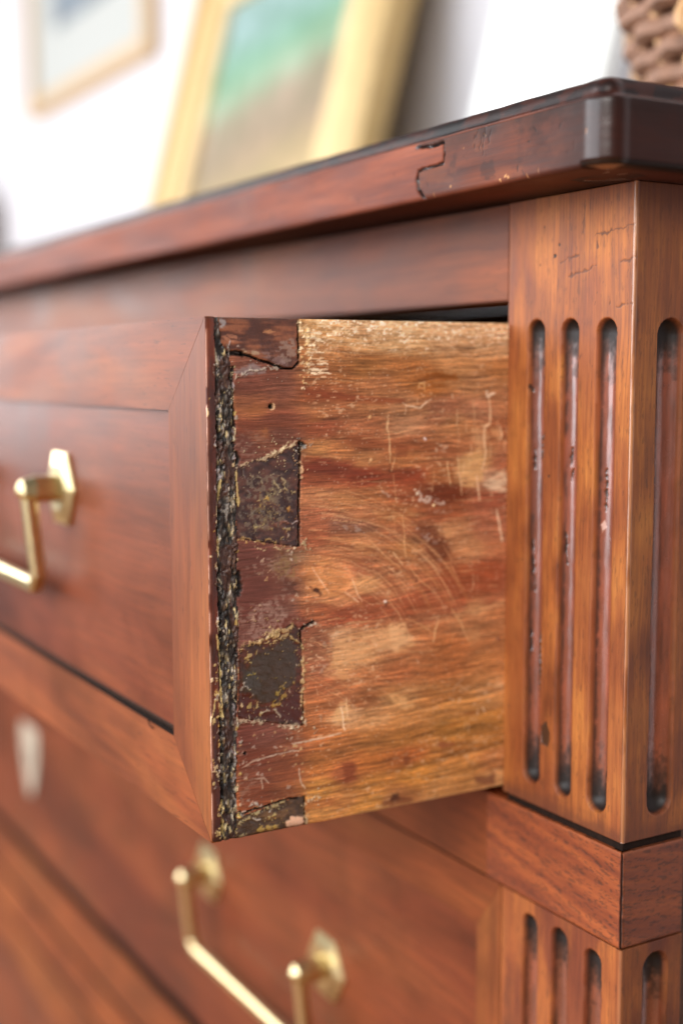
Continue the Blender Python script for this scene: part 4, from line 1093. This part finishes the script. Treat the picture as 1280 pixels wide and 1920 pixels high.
# cream ridges of old glue
for pts, w_, c in (([(9.1, 121.8), (15.2, 123.7), (21.0, 125.4), (24.9, 126.4), (28.8, 128.4), (32.2, 130.0)], .75, (206, 182, 138)), ([(23.9, 126.5), (26.8, 127.8), (29.8, 129.1)], .9, (226, 204, 150)), ([(33.5, 62.1), (33.9, 54.8), (33.6, 47.5), (34.0, 40.2), (33.6, 36.6)], .8, (206, 164, 98)), ([(11.1, 63.5), (15.5, 64.9), (20.4, 66.3), (25.4, 67.8), (29.3, 68.6)], 1.2, (186, 150, 84)), ([(16.5, 64.8), (24.4, 66.6)], .7, (206, 170, 100)), ([(20.4, 63.9), (28.3, 66.2), (32.3, 63.1), (34.3, 61.1)], .6, (170, 140, 74)),
                   ([(10.4, 39.5), (20.1, 37.4), (28.1, 35.5), (32.1, 34.2)], .9, (176, 156, 124)), ([(27.5, 36.0), (29.1, 35.0)], 1.0, (226, 206, 170)), ([(33.9, 124.0), (33.5, 120.9), (33.3, 118.3)], .7, (206, 150, 100)), ([(33.8, 36.6), (38.3, 33.0)], .8, (190, 170, 140)), ([(33.5, 97.0), (35.5, 95.1)], 1.2, (160, 142, 96)), ([(10.4, 151.3), (15.5, 153.3), (25.1, 154.0)], .5, (170, 156, 140)), ([(35.3, 8.6), (40.2, 9.3)], .8, (206, 178, 140)), ([(34.2, 7.0), (34.8, 0.3)], .6, (206, 176, 130)), ([(35.0, 68.2), (38.9, 69.1)], .5, (190, 172, 150)),
                   ([(10.0, 7.9), (15.0, 10.7), (17.9, 9.4)], .8, (150, 146, 140)), ([(10.0, 154.0), (9.1, 152.3)], .6, (196, 180, 120)), ([(34.7, 128.2), (36.7, 128.5)], .9, (130, 130, 130))):
    S.stroke(pts, w_, tuple(.62 * q + .38 * g_ for q, g_ in zip(c, (160, 146, 130))), .85, .4, 1.6, .8, False, seed=int(w_ * 70), wob=.8, brk=.42)
for i in range(70):   # cream crumbs to the right of the first pin
    t_ = rg.random()
    a, b = 33.3 + rg.gauss(1.6, 1.4) + 1.2 * math.sin(t_ * 3.1), 169 - 22 * t_ ** 1.1
    if a < 33:
        a = 33.2
    r = rg.uniform(.3, 1.0) * (1 - .45 * t_)
    S.blob([(a - r, b - r * .7), (a + r * 1.3, b - r * .5), (a + r, b + r * .6), (a - r * .6, b + r)], rg.choice([(226, 196, 146), (214, 178, 122), (240, 216, 176), (200, 170, 130)]), .85, .3, .5, .7, .25, i)
for i in range(30):
    a, b = 35 + abs(rg.gauss(0, 6)), rg.uniform(150, 168)
    L = rg.uniform(1.5, 5)
    S.stroke([(a, b), (a + L, b - .04 * L)], rg.uniform(.2, .55), (240, 220, 186), rg.uniform(.5, .9), .1, .9, .8, seed=i)
# worm hole with a pale lip
a, b = [(22.7, 141.7)][0]
S.blob(circ(a + .4, b - .1, 1.3), (196, 158, 120), .9, .4, .2, 1, 0)
S.blob(circ(a, b, .95), (12, 8, 6), 1, .3, .1, 1, -1.6)
a, b = [(12.2, 28.3)][0]
S.blob(circ(a, b, .65), (14, 8, 6), 1, .25, .1, 1, -1.2)
# ---- veneer edge and the crumbling glue line
e1 = 3.1 + 0.5 * (fbm(v / 7, v * 0, 141, 4) - 0.5) + 0.25 * (fbm(v / 1.2, v * 0, 142, 3) - .5)
e2 = np.interp(v, [0, 20, 60, 100, 120, 150, 158, 162, 170], [8.6, 8.9, 9.9, 10.1, 9.6, 8.9, 8.0, 5.2, 4.6]) + 1.2 * (fbm(v / 4, v * 0 + 3, 143, 4) - 0.5)
ven = u < e1
glu = (~ven) & (u < e2)
lab[ven] = 1
lab[glu] = 9
n = fbm(u / 1.6, v / 6, 144, 4)
n2 = fbm(u / 2.5, v / 12, 145, 3)
c = np.array((44, 18, 13.)) * (1 - n2[..., None]) + np.array((94, 40, 23.)) * n2[..., None]
c = c * (0.7 + .6 * n[..., None])
redt = sstep(150, 168, v)[..., None]
c = c * (1 - .5 * redt) + np.array((118, 54, 30.)) * .5 * redt
S.C = np.where(ven[..., None], c, S.C)
S.H = np.where(ven, .25 * (n - .5), S.H)
S.R = np.where(ven, .36 + .2 * (n - .5), S.R)
# lumps: worley cells
rl = np.random.default_rng(31)
gp = rl.uniform([2, -1], [12.5, 171], (1500, 2)).astype(np.float32)
gc = np.array([(206, 184, 134), (186, 166, 116), (150, 140, 124), (120, 112, 104), (64, 52, 44), (44, 34, 30), (40, 30, 27), (206, 194, 176), (88, 70, 54)], np.float32)[rl.choice(9, 1500, p=[.06, .05, .10, .11, .17, .19, .18, .04, .10])]
gr = rl.uniform(.7, 1.35, 1500)
wg = np.s_[:, :int(14 / .3)]
ug, vg = u[wg], v[wg]
ug2 = ug + .9 * (fbm(ug / 1.2, vg / 1.6, 146, 3) - .5)
vg2 = vg + 1.2 * (fbm(ug / 1.2, vg / 1.6, 147, 3) - .5)
best = np.full(ug.shape, 9.0, np.float32)
bi = np.zeros(ug.shape, np.int32)
order = np.argsort(gp[:, 1])
for k in order:
    lo = max(0, int((gp[k, 1] - 2.2) / .3))
    hi = min(ug.shape[0], int((gp[k, 1] + 2.2) / .3) + 1)
    if hi <= lo:
        continue
    d = np.hypot((ug2[lo:hi] - gp[k, 0]) * 1.55, (vg2[lo:hi] - gp[k, 1]) * .55) / gr[k]
    m = d < best[lo:hi]
    best[lo:hi] = np.where(m, d, best[lo:hi])
    bi[lo:hi] = np.where(m, k, bi[lo:hi])
lump = 1 - sstep(.15, .95, best)
gm = glu[wg]
edge = np.clip(np.minimum(ug - e1[wg], e2[wg] - ug) / 1.4, 0, 1)
patch = sstep(.38, .62, fbm(ug / 5, vg / 9, 148, 3))
cg = gc[bi] * (0.36 + .62 * lump[..., None])
cg = cg * (.45 + .55 * patch[..., None]) + np.array((30, 23, 20.)) * .55 * (1 - patch[..., None])
cg = cg * (.35 + .65 * sstep(0, .5, edge)[..., None])
dc = np.exp(-((ug - e1[wg] - .45 - .5 * fbm(vg / 3, vg * 0, 149, 3)) / .5) ** 2) * sstep(.35, .5, fbm(vg / 11, vg * 0 + 5, 150, 2))
cg = cg * (1 - .85 * dc[..., None])
S.C[wg] = np.where(gm[..., None], cg, S.C[wg])
S.H[wg] = np.where(gm, -.8 + .95 * lump * (0.5 + .5 * patch) + .5 * (fbm(ug / 3, vg / 4, 151, 3) - .5) - .7 * dc, S.H[wg])
S.R[wg] = np.where(gm, .45 + .3 * (1 - lump), S.R[wg])
for i in range(150):
    b = rg.uniform(2, 158)
    ea, eb = 3.2, float(np.interp(b, [0, 20, 60, 100, 120, 150, 158], [8.6, 8.9, 9.9, 10.1, 9.6, 8.9, 8.0]))
    a = rg.choice([ea + abs(rg.gauss(0, .6)), eb - abs(rg.gauss(0, .6)), rg.uniform(ea, eb)])
    L = rg.uniform(1.5, 6)
    c = rg.choice([(176, 164, 140), (140, 132, 124), (196, 180, 144), (60, 46, 38), (30, 22, 20), (24, 18, 17), (110, 98, 86), (160, 150, 150)])
    S.stroke([(a, b), (a + rg.uniform(-.8, .8), b + L / 2), (a + rg.uniform(-.6, .6), b + L)], rg.uniform(.25, .65), c, .75, .35 if c[0] > 70 else -.5, 1.1, .9, seed=i, wob=.9)
gm2 = glu & (fbm(u / 3.5, v / 8, 155, 3) > .56)
tt2 = sstep(.54, .62, fbm(u / 3.5, v / 8, 155, 3)) * glu * .75
S.mix(ALL, (62, 34, 26), tt2)
# crumbs smeared on the veneer edge and the tails
for i in range(95):
    a = rg.choice([rg.uniform(.6, 3.0), rg.gauss(2.8, .5), rg.gauss(9.8, .8)])
    b = rg.uniform(1, 150) if rg.random() < .35 else rg.uniform(1, 60)
    r = rg.uniform(.2, .7)
    S.blob([(a - r, b - r * 1.4), (a + r, b - r), (a + r * .8, b + r * 1.6), (a - r * .5, b + r)], rg.choice([(190, 168, 110), (206, 184, 140), (140, 130, 118), (176, 146, 80)]), .8, .3, .6, .8, .25, i)
for pts, w_ in (([(-0.5, 37.8), (0.5, 42.1), (1.9, 48.0)], .4), ([(3.7, 67.1), (3.7, 53.1), (4.0, 44.2)], .5), ([(2.9, 46.2), (4.1, 42.1), (2.2, 42.0)], 1.0), ([(3.2, 100.3), (3.3, 93.9)], .6), ([(2.4, 68.9), (3.1, 63.7)], .5), ([(-0.1, 142.3), (0.4, 139.0)], .4), ([(4.0, 14.0), (4.0, 3.2), (4.9, -0.2)], .5), ([(10.0, 121.0), (10.7, 113.2), (10.8, 109.8)], .7), ([(4.4, 118.6), (3.7, 111.0)], .5)):
    S.stroke(pts, w_, (196, 172, 110), .8, .35, .9, 1.2, seed=int(pts[0][1]))
# worn arris, edge highlight painted in, along the drawer front and darkened bottom edge
ar = np.exp(-u / 0.36)
S.mix(ALL, (228, 184, 162), ar * .8 * sstep(.3, .5, fbm(v / 6, v * 0, 152, 3)))
S.H -= 0.45 * np.exp(-u / 0.35)
bt = np.exp(-v / .5)
S.H -= .5 * bt * (.4 + fbm(u / 3, v, 153))
S.mix(ALL, (206, 176, 132), bt * sstep(36, 60, u) * .7)
S.mix(ALL, (24, 16, 14), np.exp(-v / .8) * (1 - sstep(30, 40, u)) * .8)
S.H -= .7 * np.exp(-(170 - v) / .35) * (fbm(u / 1.2, v / 9, 154, 3))
S.mix(ALL, (40, 28, 24), np.exp(-(170 - v) / .6) * (1 - sstep(20, 34, u)) * .6)

GD = 1.5
fl_ = lab[:-1, :-1]
sb = box_v = None
ev = [(-0.0764 + a * 0.0035 * 0 + (0.0 if a == 0 else 0.0085), -0.106 + b * 0.5, 0.0012 + c_ * 0.1672) for a in (0, 1) for b in (0, 1) for c_ in (0, 1)]
ef = [(0, 1, 3, 2), (4, 6, 7, 5), (0, 4, 5, 1), (2, 3, 7, 6), (0, 2, 6, 4), (1, 5, 7, 3)]
S.build('side_board', M_PINE, drw, dpos, dnrm, fl_ == 0, 3.2, DO, GD, None, (ev, ef, (170, 120, 70)))
for i in range(4):
    S.build('dovetail_pin', M_PIN, drw, dpos, dnrm, fl_ == i + 2, 3.0, DO, GD)
o = S.build('glue_line', M_GLUE, drw, dpos, dnrm, fl_ == 9, 2.4, DO, GD)
o['kind'] = 'stuff'
S.build('veneer_edge', M_PIN, drw, dpos, dnrm, fl_ == 1, 0.45, DO, GD)


# ---- drawer fronts: mitred frame proud of a sunk panel
def frame_front(root, x1, z0, z1, ya, wr, wt, wb, rec, x0=XL, wl=0.03, slot=0.0018):
    """x1/x0 right/left edges, ya front plane; wr/wt/wb/wl widths; rec depth of the panel"""
    g = 0.00012
    xi, xo = x1 - wr, x0 + wl
    zt, zb = z1 - wt, z0 + wb
    th = rec + 0.0002

    def piece(name, poly, mat, inner=None):
        bm = bmesh.new()
        prism_xz(bm, poly, ya, ya + th)
        bev(bm, 0.00028, 1)
        bm.normal_update()
        for f in bm.faces:
            f.material_index = 0
            if inner is not None and inner(f):
                f.material_index = 1
        return link(name, bm, [mat, M_DARK], root)
    piece('frame_stile', [(x1, z0), (x1, z1), (xi, zt), (xi, zb)], M_STILE)
    piece('frame_stile', [(x0, z0), (x0, z1), (xo, zt), (xo, zb)], M_STILE)
    piece('frame_rail', [(x0 + g * 2, z1), (x1 - g * 2, z1), (xi - g, zt), (xo + g, zt)], M_RAIL, lambda f: f.normal.z < -.5)
    piece('frame_rail', [(x0 + g * 2, z0), (x1 - g * 2, z0), (xi - g, zb), (xo + g, zb)], M_RAIL, lambda f: f.normal.z > .5)
    box('front_panel', (xo + 0.0001, xi - 0.0001, ya + rec, ya + rec + 0.003, zb + slot, zt - 0.0002), M_FRONT, root, 0.0002)


frame_front(drw, -0.06475, 0.0, 0.17, -D, 0.0302, 0.0299, 0.0285, 0.0027)
box('front_board', (XL + 0.0003, -0.0690, -D + 0.0059, -D + 0.030, 0.0015, 0.1685), M_CARC, drw, 0.0004)
box('side_board', (XL + 0.0003, XL + 0.0123, -0.086, 0.394, 0.001, 0.1685), M_PINEP, drw, 0.0005)
box('back_board', (XL + 0.0125, -0.0770, 0.380, 0.392, 0.012, 0.160), M_PINEP, drw, 0.0005)
box('bottom_board', (XL + 0.0125, -0.0770, -0.087, 0.379, 0.010, 0.017), M_PINEP, drw, 0.0003)
# a stray fibre stuck to the lower frame rail
bm = bmesh.new()
fx = [(-0.1178, -D - 0.0004, 0.0315), (-0.1162, -D - 0.001, 0.0295), (-0.1145, -D - 0.0009, 0.0277), (-0.1128, -D - 0.0003, 0.0268)]
tube(bm, fx, 0.00022, 6)
link('stray_fibre', bm, M_DARK, drw)


# ---- brass bail handles
def handle(root, xc, zc, yp, half, reach=0.0152):
    def hexa(bm, c, R, y0, y1, rot, k=6, top=1.0):
        a = [bm.verts.new((c[0] + R * math.cos(rot + q * 2 * math.pi / k), y0, c[2] + R * math.sin(rot + q * 2 * math.pi / k))) for q in range(k)]
        b = [bm.verts.new((c[0] + R * top * math.cos(rot + q * 2 * math.pi / k), y1, c[2] + R * top * math.sin(rot + q * 2 * math.pi / k))) for q in range(k)]
        for q in range(k):
            bm.faces.new((a[q], a[(q + 1) % k], b[(q + 1) % k], b[q]))
        return a, b
    ye = yp - reach
    w = 0.0030
    # bail: square bar, two legs and a cross bar with cut corners
    bm = bmesh.new()
    zb_ = zc - 0.041
    ch = 0.005
    path = [(xc - half, zc - 0.004), (xc - half, zb_ + ch), (xc - half + ch, zb_), (xc + half - ch, zb_), (xc + half, zb_ + ch), (xc + half, zc - 0.004)]
    rings = []
    for i, (x, z) in enumerate(path):
        p0 = Vector(path[max(i - 1, 0)])
        p1 = Vector(path[min(i + 1, len(path) - 1)])
        t = (p1 - p0).normalized()
        nx, nz = -t.y, t.x
        sag = 0.004 * (zc - z) / 0.041
        oc = []
        for (a, b) in ((-1, -.55), (-.55, -1), (.55, -1), (1, -.55), (1, .55), (.55, 1), (-.55, 1), (-1, .55)):
            oc.append(bm.verts.new((x + nx * a * w, ye + b * w + sag, z + nz * a * w)))
        rings.append(oc)
    for A, B in zip(rings, rings[1:]):
        for q in range(8):
            bm.faces.new((A[q], A[(q + 1) % 8], B[(q + 1) % 8], B[q]))
    bm.faces.new(rings[0][::-1])
    bm.faces.new(rings[-1])
    hd = link('handle', bm, M_BRASS, root)
    for sx in (-1, 1):
        c = (xc + sx * half, 0, zc)
        bm = bmesh.new()
        a, b = hexa(bm, c, 0.0172, yp - 0.0001, yp - 0.0014, 0)
        a2, b2 = hexa(bm, c, 0.0172, yp - 0.0014, yp - 0.0032, 0, 6, 0.62)
        bm.faces.new(b2)
        bmesh.ops.remove_doubles(bm, verts=bm.verts, dist=1e-6)
        link('backplate', bm, M_BRASS, hd, None)
        bm = bmesh.new()
        a, b = hexa(bm, c, 0.0058, yp - 0.003, ye + 0.0026, math.pi / 8, 8)
        a2, b2 = hexa(bm, c, 0.0058, ye + 0.0026, ye - 0.0024, math.pi / 8, 8, 0.74)
        a3, b3 = hexa(bm, c, 0.0058 * .74, ye - 0.0024, ye - 0.0048, math.pi / 8, 8, 0.3)
        b2 = b3
        bm.faces.new(b2)
        bmesh.ops.remove_doubles(bm, verts=bm.verts, dist=1e-6)
        link('knob', bm, M_BRASS, hd, None)
    return hd


handle(drw, -0.2815, 0.1048, -D + 0.0027, 0.0665)
handle(drw, -1.0240, 0.1048, -D + 0.0027, 0.0665)

# ================================================================== second drawer, closed
dr2 = empty('closed_drawer', (-0.655, 0.1, -0.15), 'closed second drawer below the open one, with pale keyhole plate', 'drawer')
frame_front(dr2, -0.0648, -0.2640, -0.0385, 0.0003, 0.0150, 0.0208, 0.0360, 0.0026, slot=0.006)
box('drawer_box', (XL + 0.004, -0.0700, 0.0070, 0.40, -0.262, -0.044), M_DARK, dr2, 0.0005)  # box coloured dark so the slot below the panel looks shaded
handle(dr2, -0.2672, -0.1262, 0.0029, 0.0665)
handle(dr2, -1.0430, -0.1262, 0.0029, 0.0665)
# shield-shaped keyhole plate
bm = bmesh.new()
ex, ez = -0.6690, -0.1475
pl = [(-0.019, 0.026), (0.019, 0.026), (0.021, 0.016), (0.018, 0.0), (0.012, -0.016), (0.004, -0.029), (0, -0.031), (-0.004, -0.029), (-0.012, -0.016), (-0.018, 0.0), (-0.021, 0.016)]
prism_xz(bm, [(ex + a, ez + b) for a, b in pl], 0.0013, 0.0029)
esc = link('keyhole_plate', bm, M_BONE, dr2)
bm = bmesh.new()
prism_xz(bm, [(ex + a, ez + b) for a, b in [(-.0022, -.008), (.0022, -.008), (.0016, .002), (.003, .006), (0, .009), (-.003, .006), (-.0016, .002)]], 0.0010, 0.0014)
link('keyhole', bm, M_DARK, esc)

# ================================================================== third drawer
dr3 = empty('closed_drawer', (-0.655, 0.1, -0.42), 'lowest drawer front in view, cut off by the bottom left corner of the photo', 'drawer')
frame_front(dr3, -0.0648, -0.5480, -0.3025, 0.0003, 0.0150, 0.0360, 0.0360, 0.0026)
box('drawer_box', (XL + 0.004, -0.0700, 0.0070, 0.40, -0.546, -0.305), M_DARK, dr3, 0.0005)  # darkened likewise, shade put into the colour

for o in (drw, dr2, dr3):
    o['group'] = 'drawers of the chest'

# ================================================================== things standing on and behind the chest
TZ = 0.238
LEAN = math.tan(math.radians(15))
YB = 0.42


def lean_bm(bm, y_base):
    """tip everything built upright in front of y_base back against the wall"""
    rot = Matrix.Rotation(-math.radians(15), 4, 'X')
    bmesh.ops.transform(bm, matrix=Matrix.Translation((0, y_base, TZ)) @ rot, verts=bm.verts)


pic = empty('gilt_picture', (-1.18, YB, TZ), 'large gilt framed landscape leaning against the wall behind the chest', 'picture')
PX0, PX1 = -1.47, -0.885
fw_ = 0.105
H = 0.53


def bar(poly, y0, y1, name, mat, root, y_base, sl=0.0):
    bm = bmesh.new()
    prism_xz(bm, poly, y0, y1)
    bev(bm, 0.003, 2)
    lean_bm(bm, y_base)
    return link(name, bm, mat, root)


def ring_bars(x0, x1, z0, z1, wd, y0, y1, mat, root, y_base, name='frame_bar'):
    bar([(x0, z0), (x0, z1), (x0 + wd, z1 - wd), (x0 + wd, z0 + wd)], y0, y1, name, mat, root, y_base)
    bar([(x1, z0), (x1, z1), (x1 - wd, z1 - wd), (x1 - wd, z0 + wd)], y0, y1, name, mat, root, y_base)
    bar([(x0, z0), (x1, z0), (x1 - wd, z0 + wd), (x0 + wd, z0 + wd)], y0, y1, name, mat, root, y_base)
    bar([(x0, z1), (x1, z1), (x1 - wd, z1 - wd), (x0 + wd, z1 - wd)], y0, y1, name, mat, root, y_base)


ring_bars(PX0, PX1, 0.0, H, 0.055, -0.030, 0.0, M_GILT2, pic, YB)
ring_bars(PX0 + 0.0555, PX1 - 0.0555, 0.0555, H - 0.0555, 0.05, -0.022, 0.0, M_GILT, pic, YB, 'inner_moulding')


def paint_mat():
    N = NT('landscape_paint')
    tc = N.n('ShaderNodeTexCoord').outputs['Object']
    sp_ = N.n('ShaderNodeSeparateXYZ')
    N.l(tc, sp_.inputs[0])
    nz = N.noise(tc, 9, 4, 0.6, 0.8)
    ad = N.n('ShaderNodeMath', operation='MULTIPLY_ADD')
    N.l(nz, ad.inputs[0])
    ad.inputs[1].default_value = 0.10
    N.l(sp_.outputs['Z'], ad.inputs[2])
    ad2 = N.n('ShaderNodeMath', operation='MULTIPLY_ADD')      # hills fall towards the left
    N.l(sp_.outputs['X'], ad2.inputs[0])
    ad2.inputs[1].default_value = -0.10
    N.l(ad.outputs[0], ad2.inputs[2])
    mr = N.n('ShaderNodeMapRange')
    mr.inputs['From Min'].default_value = 0.05
    mr.inputs['From Max'].default_value = 0.55
    N.l(ad2.outputs[0], mr.inputs['Value'])
    c = N.ramp(mr.outputs[0], [(0.0, (.28, .34, .13)), (0.16, (.42, .36, .16)), (0.28, (.40, .28, .14)), (0.40, (.28, .20, .13)), (0.50, (.30, .23, .16)), (0.56, (.27, .36, .25)), (0.64, (.15, .30, .20)), (0.76, (.22, .34, .33)), (1.0, (.33, .42, .47))])
    g = N.noise(tc, 17, 3, .5, 1.0)
    c = N.mul(c, N.ramp(g, [(.35, (.75, .82, .72)), (.65, (1.15, 1.1, 1.1))]))
    N.l(c, N.b.inputs['Base Color'])
    N.b.inputs['Roughness'].default_value = 0.7
    return N.m


bm = bmesh.new()
add_box(bm, PX0 + 0.1, PX1 - 0.1, -0.012, -0.004, 0.1, H - 0.1)
lean_bm(bm, YB)
link('canvas', bm, paint_mat(), pic)

brd = empty('white_board', (-0.61, YB, TZ), 'plain white board leaning on the wall between gilt frame and wicker basket', 'board')
bm = bmesh.new()
add_box(bm, -0.70, -0.527, -0.016, 0.0, 0.0, 0.46)
bev(bm, 0.001)
lean_bm(bm, YB)
link('panel', bm, M_WHITE, brd)
for b_ in ((-0.698, -0.529, 0.0003, 0.014, 0.002, 0.03), (-0.698, -0.529, 0.0003, 0.014, 0.43, 0.458)):
    bm = bmesh.new()
    add_box(bm, *b_)
    lean_bm(bm, YB)
    link('stretcher', bm, M_PINEP, brd)

sm = empty('hanging_picture', (-2.04, 0.545, 0.95), 'small picture in thin wooden frame hanging on wall at upper left', 'picture')
x0, x1, z0, z1 = -2.365, -1.715, 0.665, 1.25
wd = 0.028
for poly in ([(x0, z0), (x0, z1), (x0 + wd, z1 - wd), (x0 + wd, z0 + wd)], [(x1, z0), (x1, z1), (x1 - wd, z1 - wd), (x1 - wd, z0 + wd)], [(x0, z0), (x1, z0), (x1 - wd, z0 + wd), (x0 + wd, z0 + wd)], [(x0, z1), (x1, z1), (x1 - wd, z1 - wd), (x0 + wd, z1 - wd)]):
    bm = bmesh.new()
    prism_xz(bm, poly, 0.535, 0.559)
    bev(bm, 0.002)
    link('frame_bar', bm, M_THIN, sm)
box('mount', (x0 + wd, x1 - wd, 0.548, 0.556, z0 + wd, z1 - wd), M_MAT, sm, 0)
box('print', (x0 + 0.15, x1 - 0.15, 0.5455, 0.5478, z0 + 0.145, z1 - 0.12), plain_mat('print_ink', (.16, .19, .22), .8, 0, .4, 9), sm, 0)

# wicker basket
bx, by = -0.108, 0.205
bk = empty('wicker_basket', (bx, by, TZ), 'brown woven wicker basket standing on the top right of the chest', 'basket')
prof = lambda z: 0.050 + 0.034 * (1 - math.exp(-(z) / 0.085)) + 0.012 * math.sin(min(1, z / 0.2) * 2.6)
NS = 26
rb = random.Random(4)
for k in range(22):
    z = 0.006 + k * 0.0098
    R = prof(z)
    pts = []
    n = NS * 4
    for q in range(n):
        a = q * 2 * math.pi / n
        wv_ = 0.0026 * math.cos(NS / 2 * a + (k % 2) * math.pi) + rb.uniform(-.0004, .0004)
        pts.append((bx + (R + wv_) * math.cos(a), by + (R + wv_) * math.sin(a), TZ + z + rb.uniform(-.0006, .0006)))
    bm = bmesh.new()
    tube(bm, pts, 0.0054, 7, True)
    link('weave_row', bm, M_WICK, bk, smooth=True)
for q in range(NS):
    a = q * 2 * math.pi / NS
    bm = bmesh.new()
    tube(bm, [(bx + prof(z) * math.cos(a + z * 1.4), by + prof(z) * math.sin(a + z * 1.4), TZ + z) for z in [0.003 + j * 0.0155 for j in range(15)]], 0.0032, 6)
    link('stake', bm, M_WICK2, bk, smooth=True)
for q in range(5):     # lighter twisted binding cords over the weave
    a = math.radians(205) + q * 2 * math.pi / 5
    bm = bmesh.new()
    pts = []
    for j in range(60):
        z = 0.004 + j * 0.0036
        rr_ = prof(z) + 0.0078 + 0.0012 * math.sin(j * 1.3)
        aa = a - z * 0.9 + 0.02 * math.cos(j * 1.3)
        pts.append((bx + rr_ * math.cos(aa), by + rr_ * math.sin(aa), TZ + z))
    tube(bm, pts, [0.0036 + 0.0012 * math.sin(j * 1.3) for j in range(60)], 7)
    link('binding_cord', bm, M_WICK2, bk, smooth=True)
bm = bmesh.new()
bmesh.ops.create_cone(bm, cap_ends=True, segments=40, radius1=0.050, radius2=0.052, depth=0.006, matrix=Matrix.Translation((bx, by, TZ + 0.0035)))
link('basket_base', bm, M_WICK, bk)

# soft grey-brown bolster seen only as a blur at the left edge
bl = bmesh.new()
bmesh.ops.create_cube(bl, size=1)
for v_ in bl.verts:
    v_.co = Vector((-2.79 + v_.co.x * 0.36, 0.49 + v_.co.y * 0.12, 0.12 + v_.co.z * 0.9))
bev(bl, 0.04, 4)
o = link('chair_back', bl, M_GREY, None, (-2.79, 0.49, -0.33), True)
o.location = (-2.79, 0.49, -0.33)
tag(o, 'blurred grey brown chair back at far left edge against the white wall', 'chair')

scene.cycles.max_bounces = 8
scene.cycles.use_denoising = True
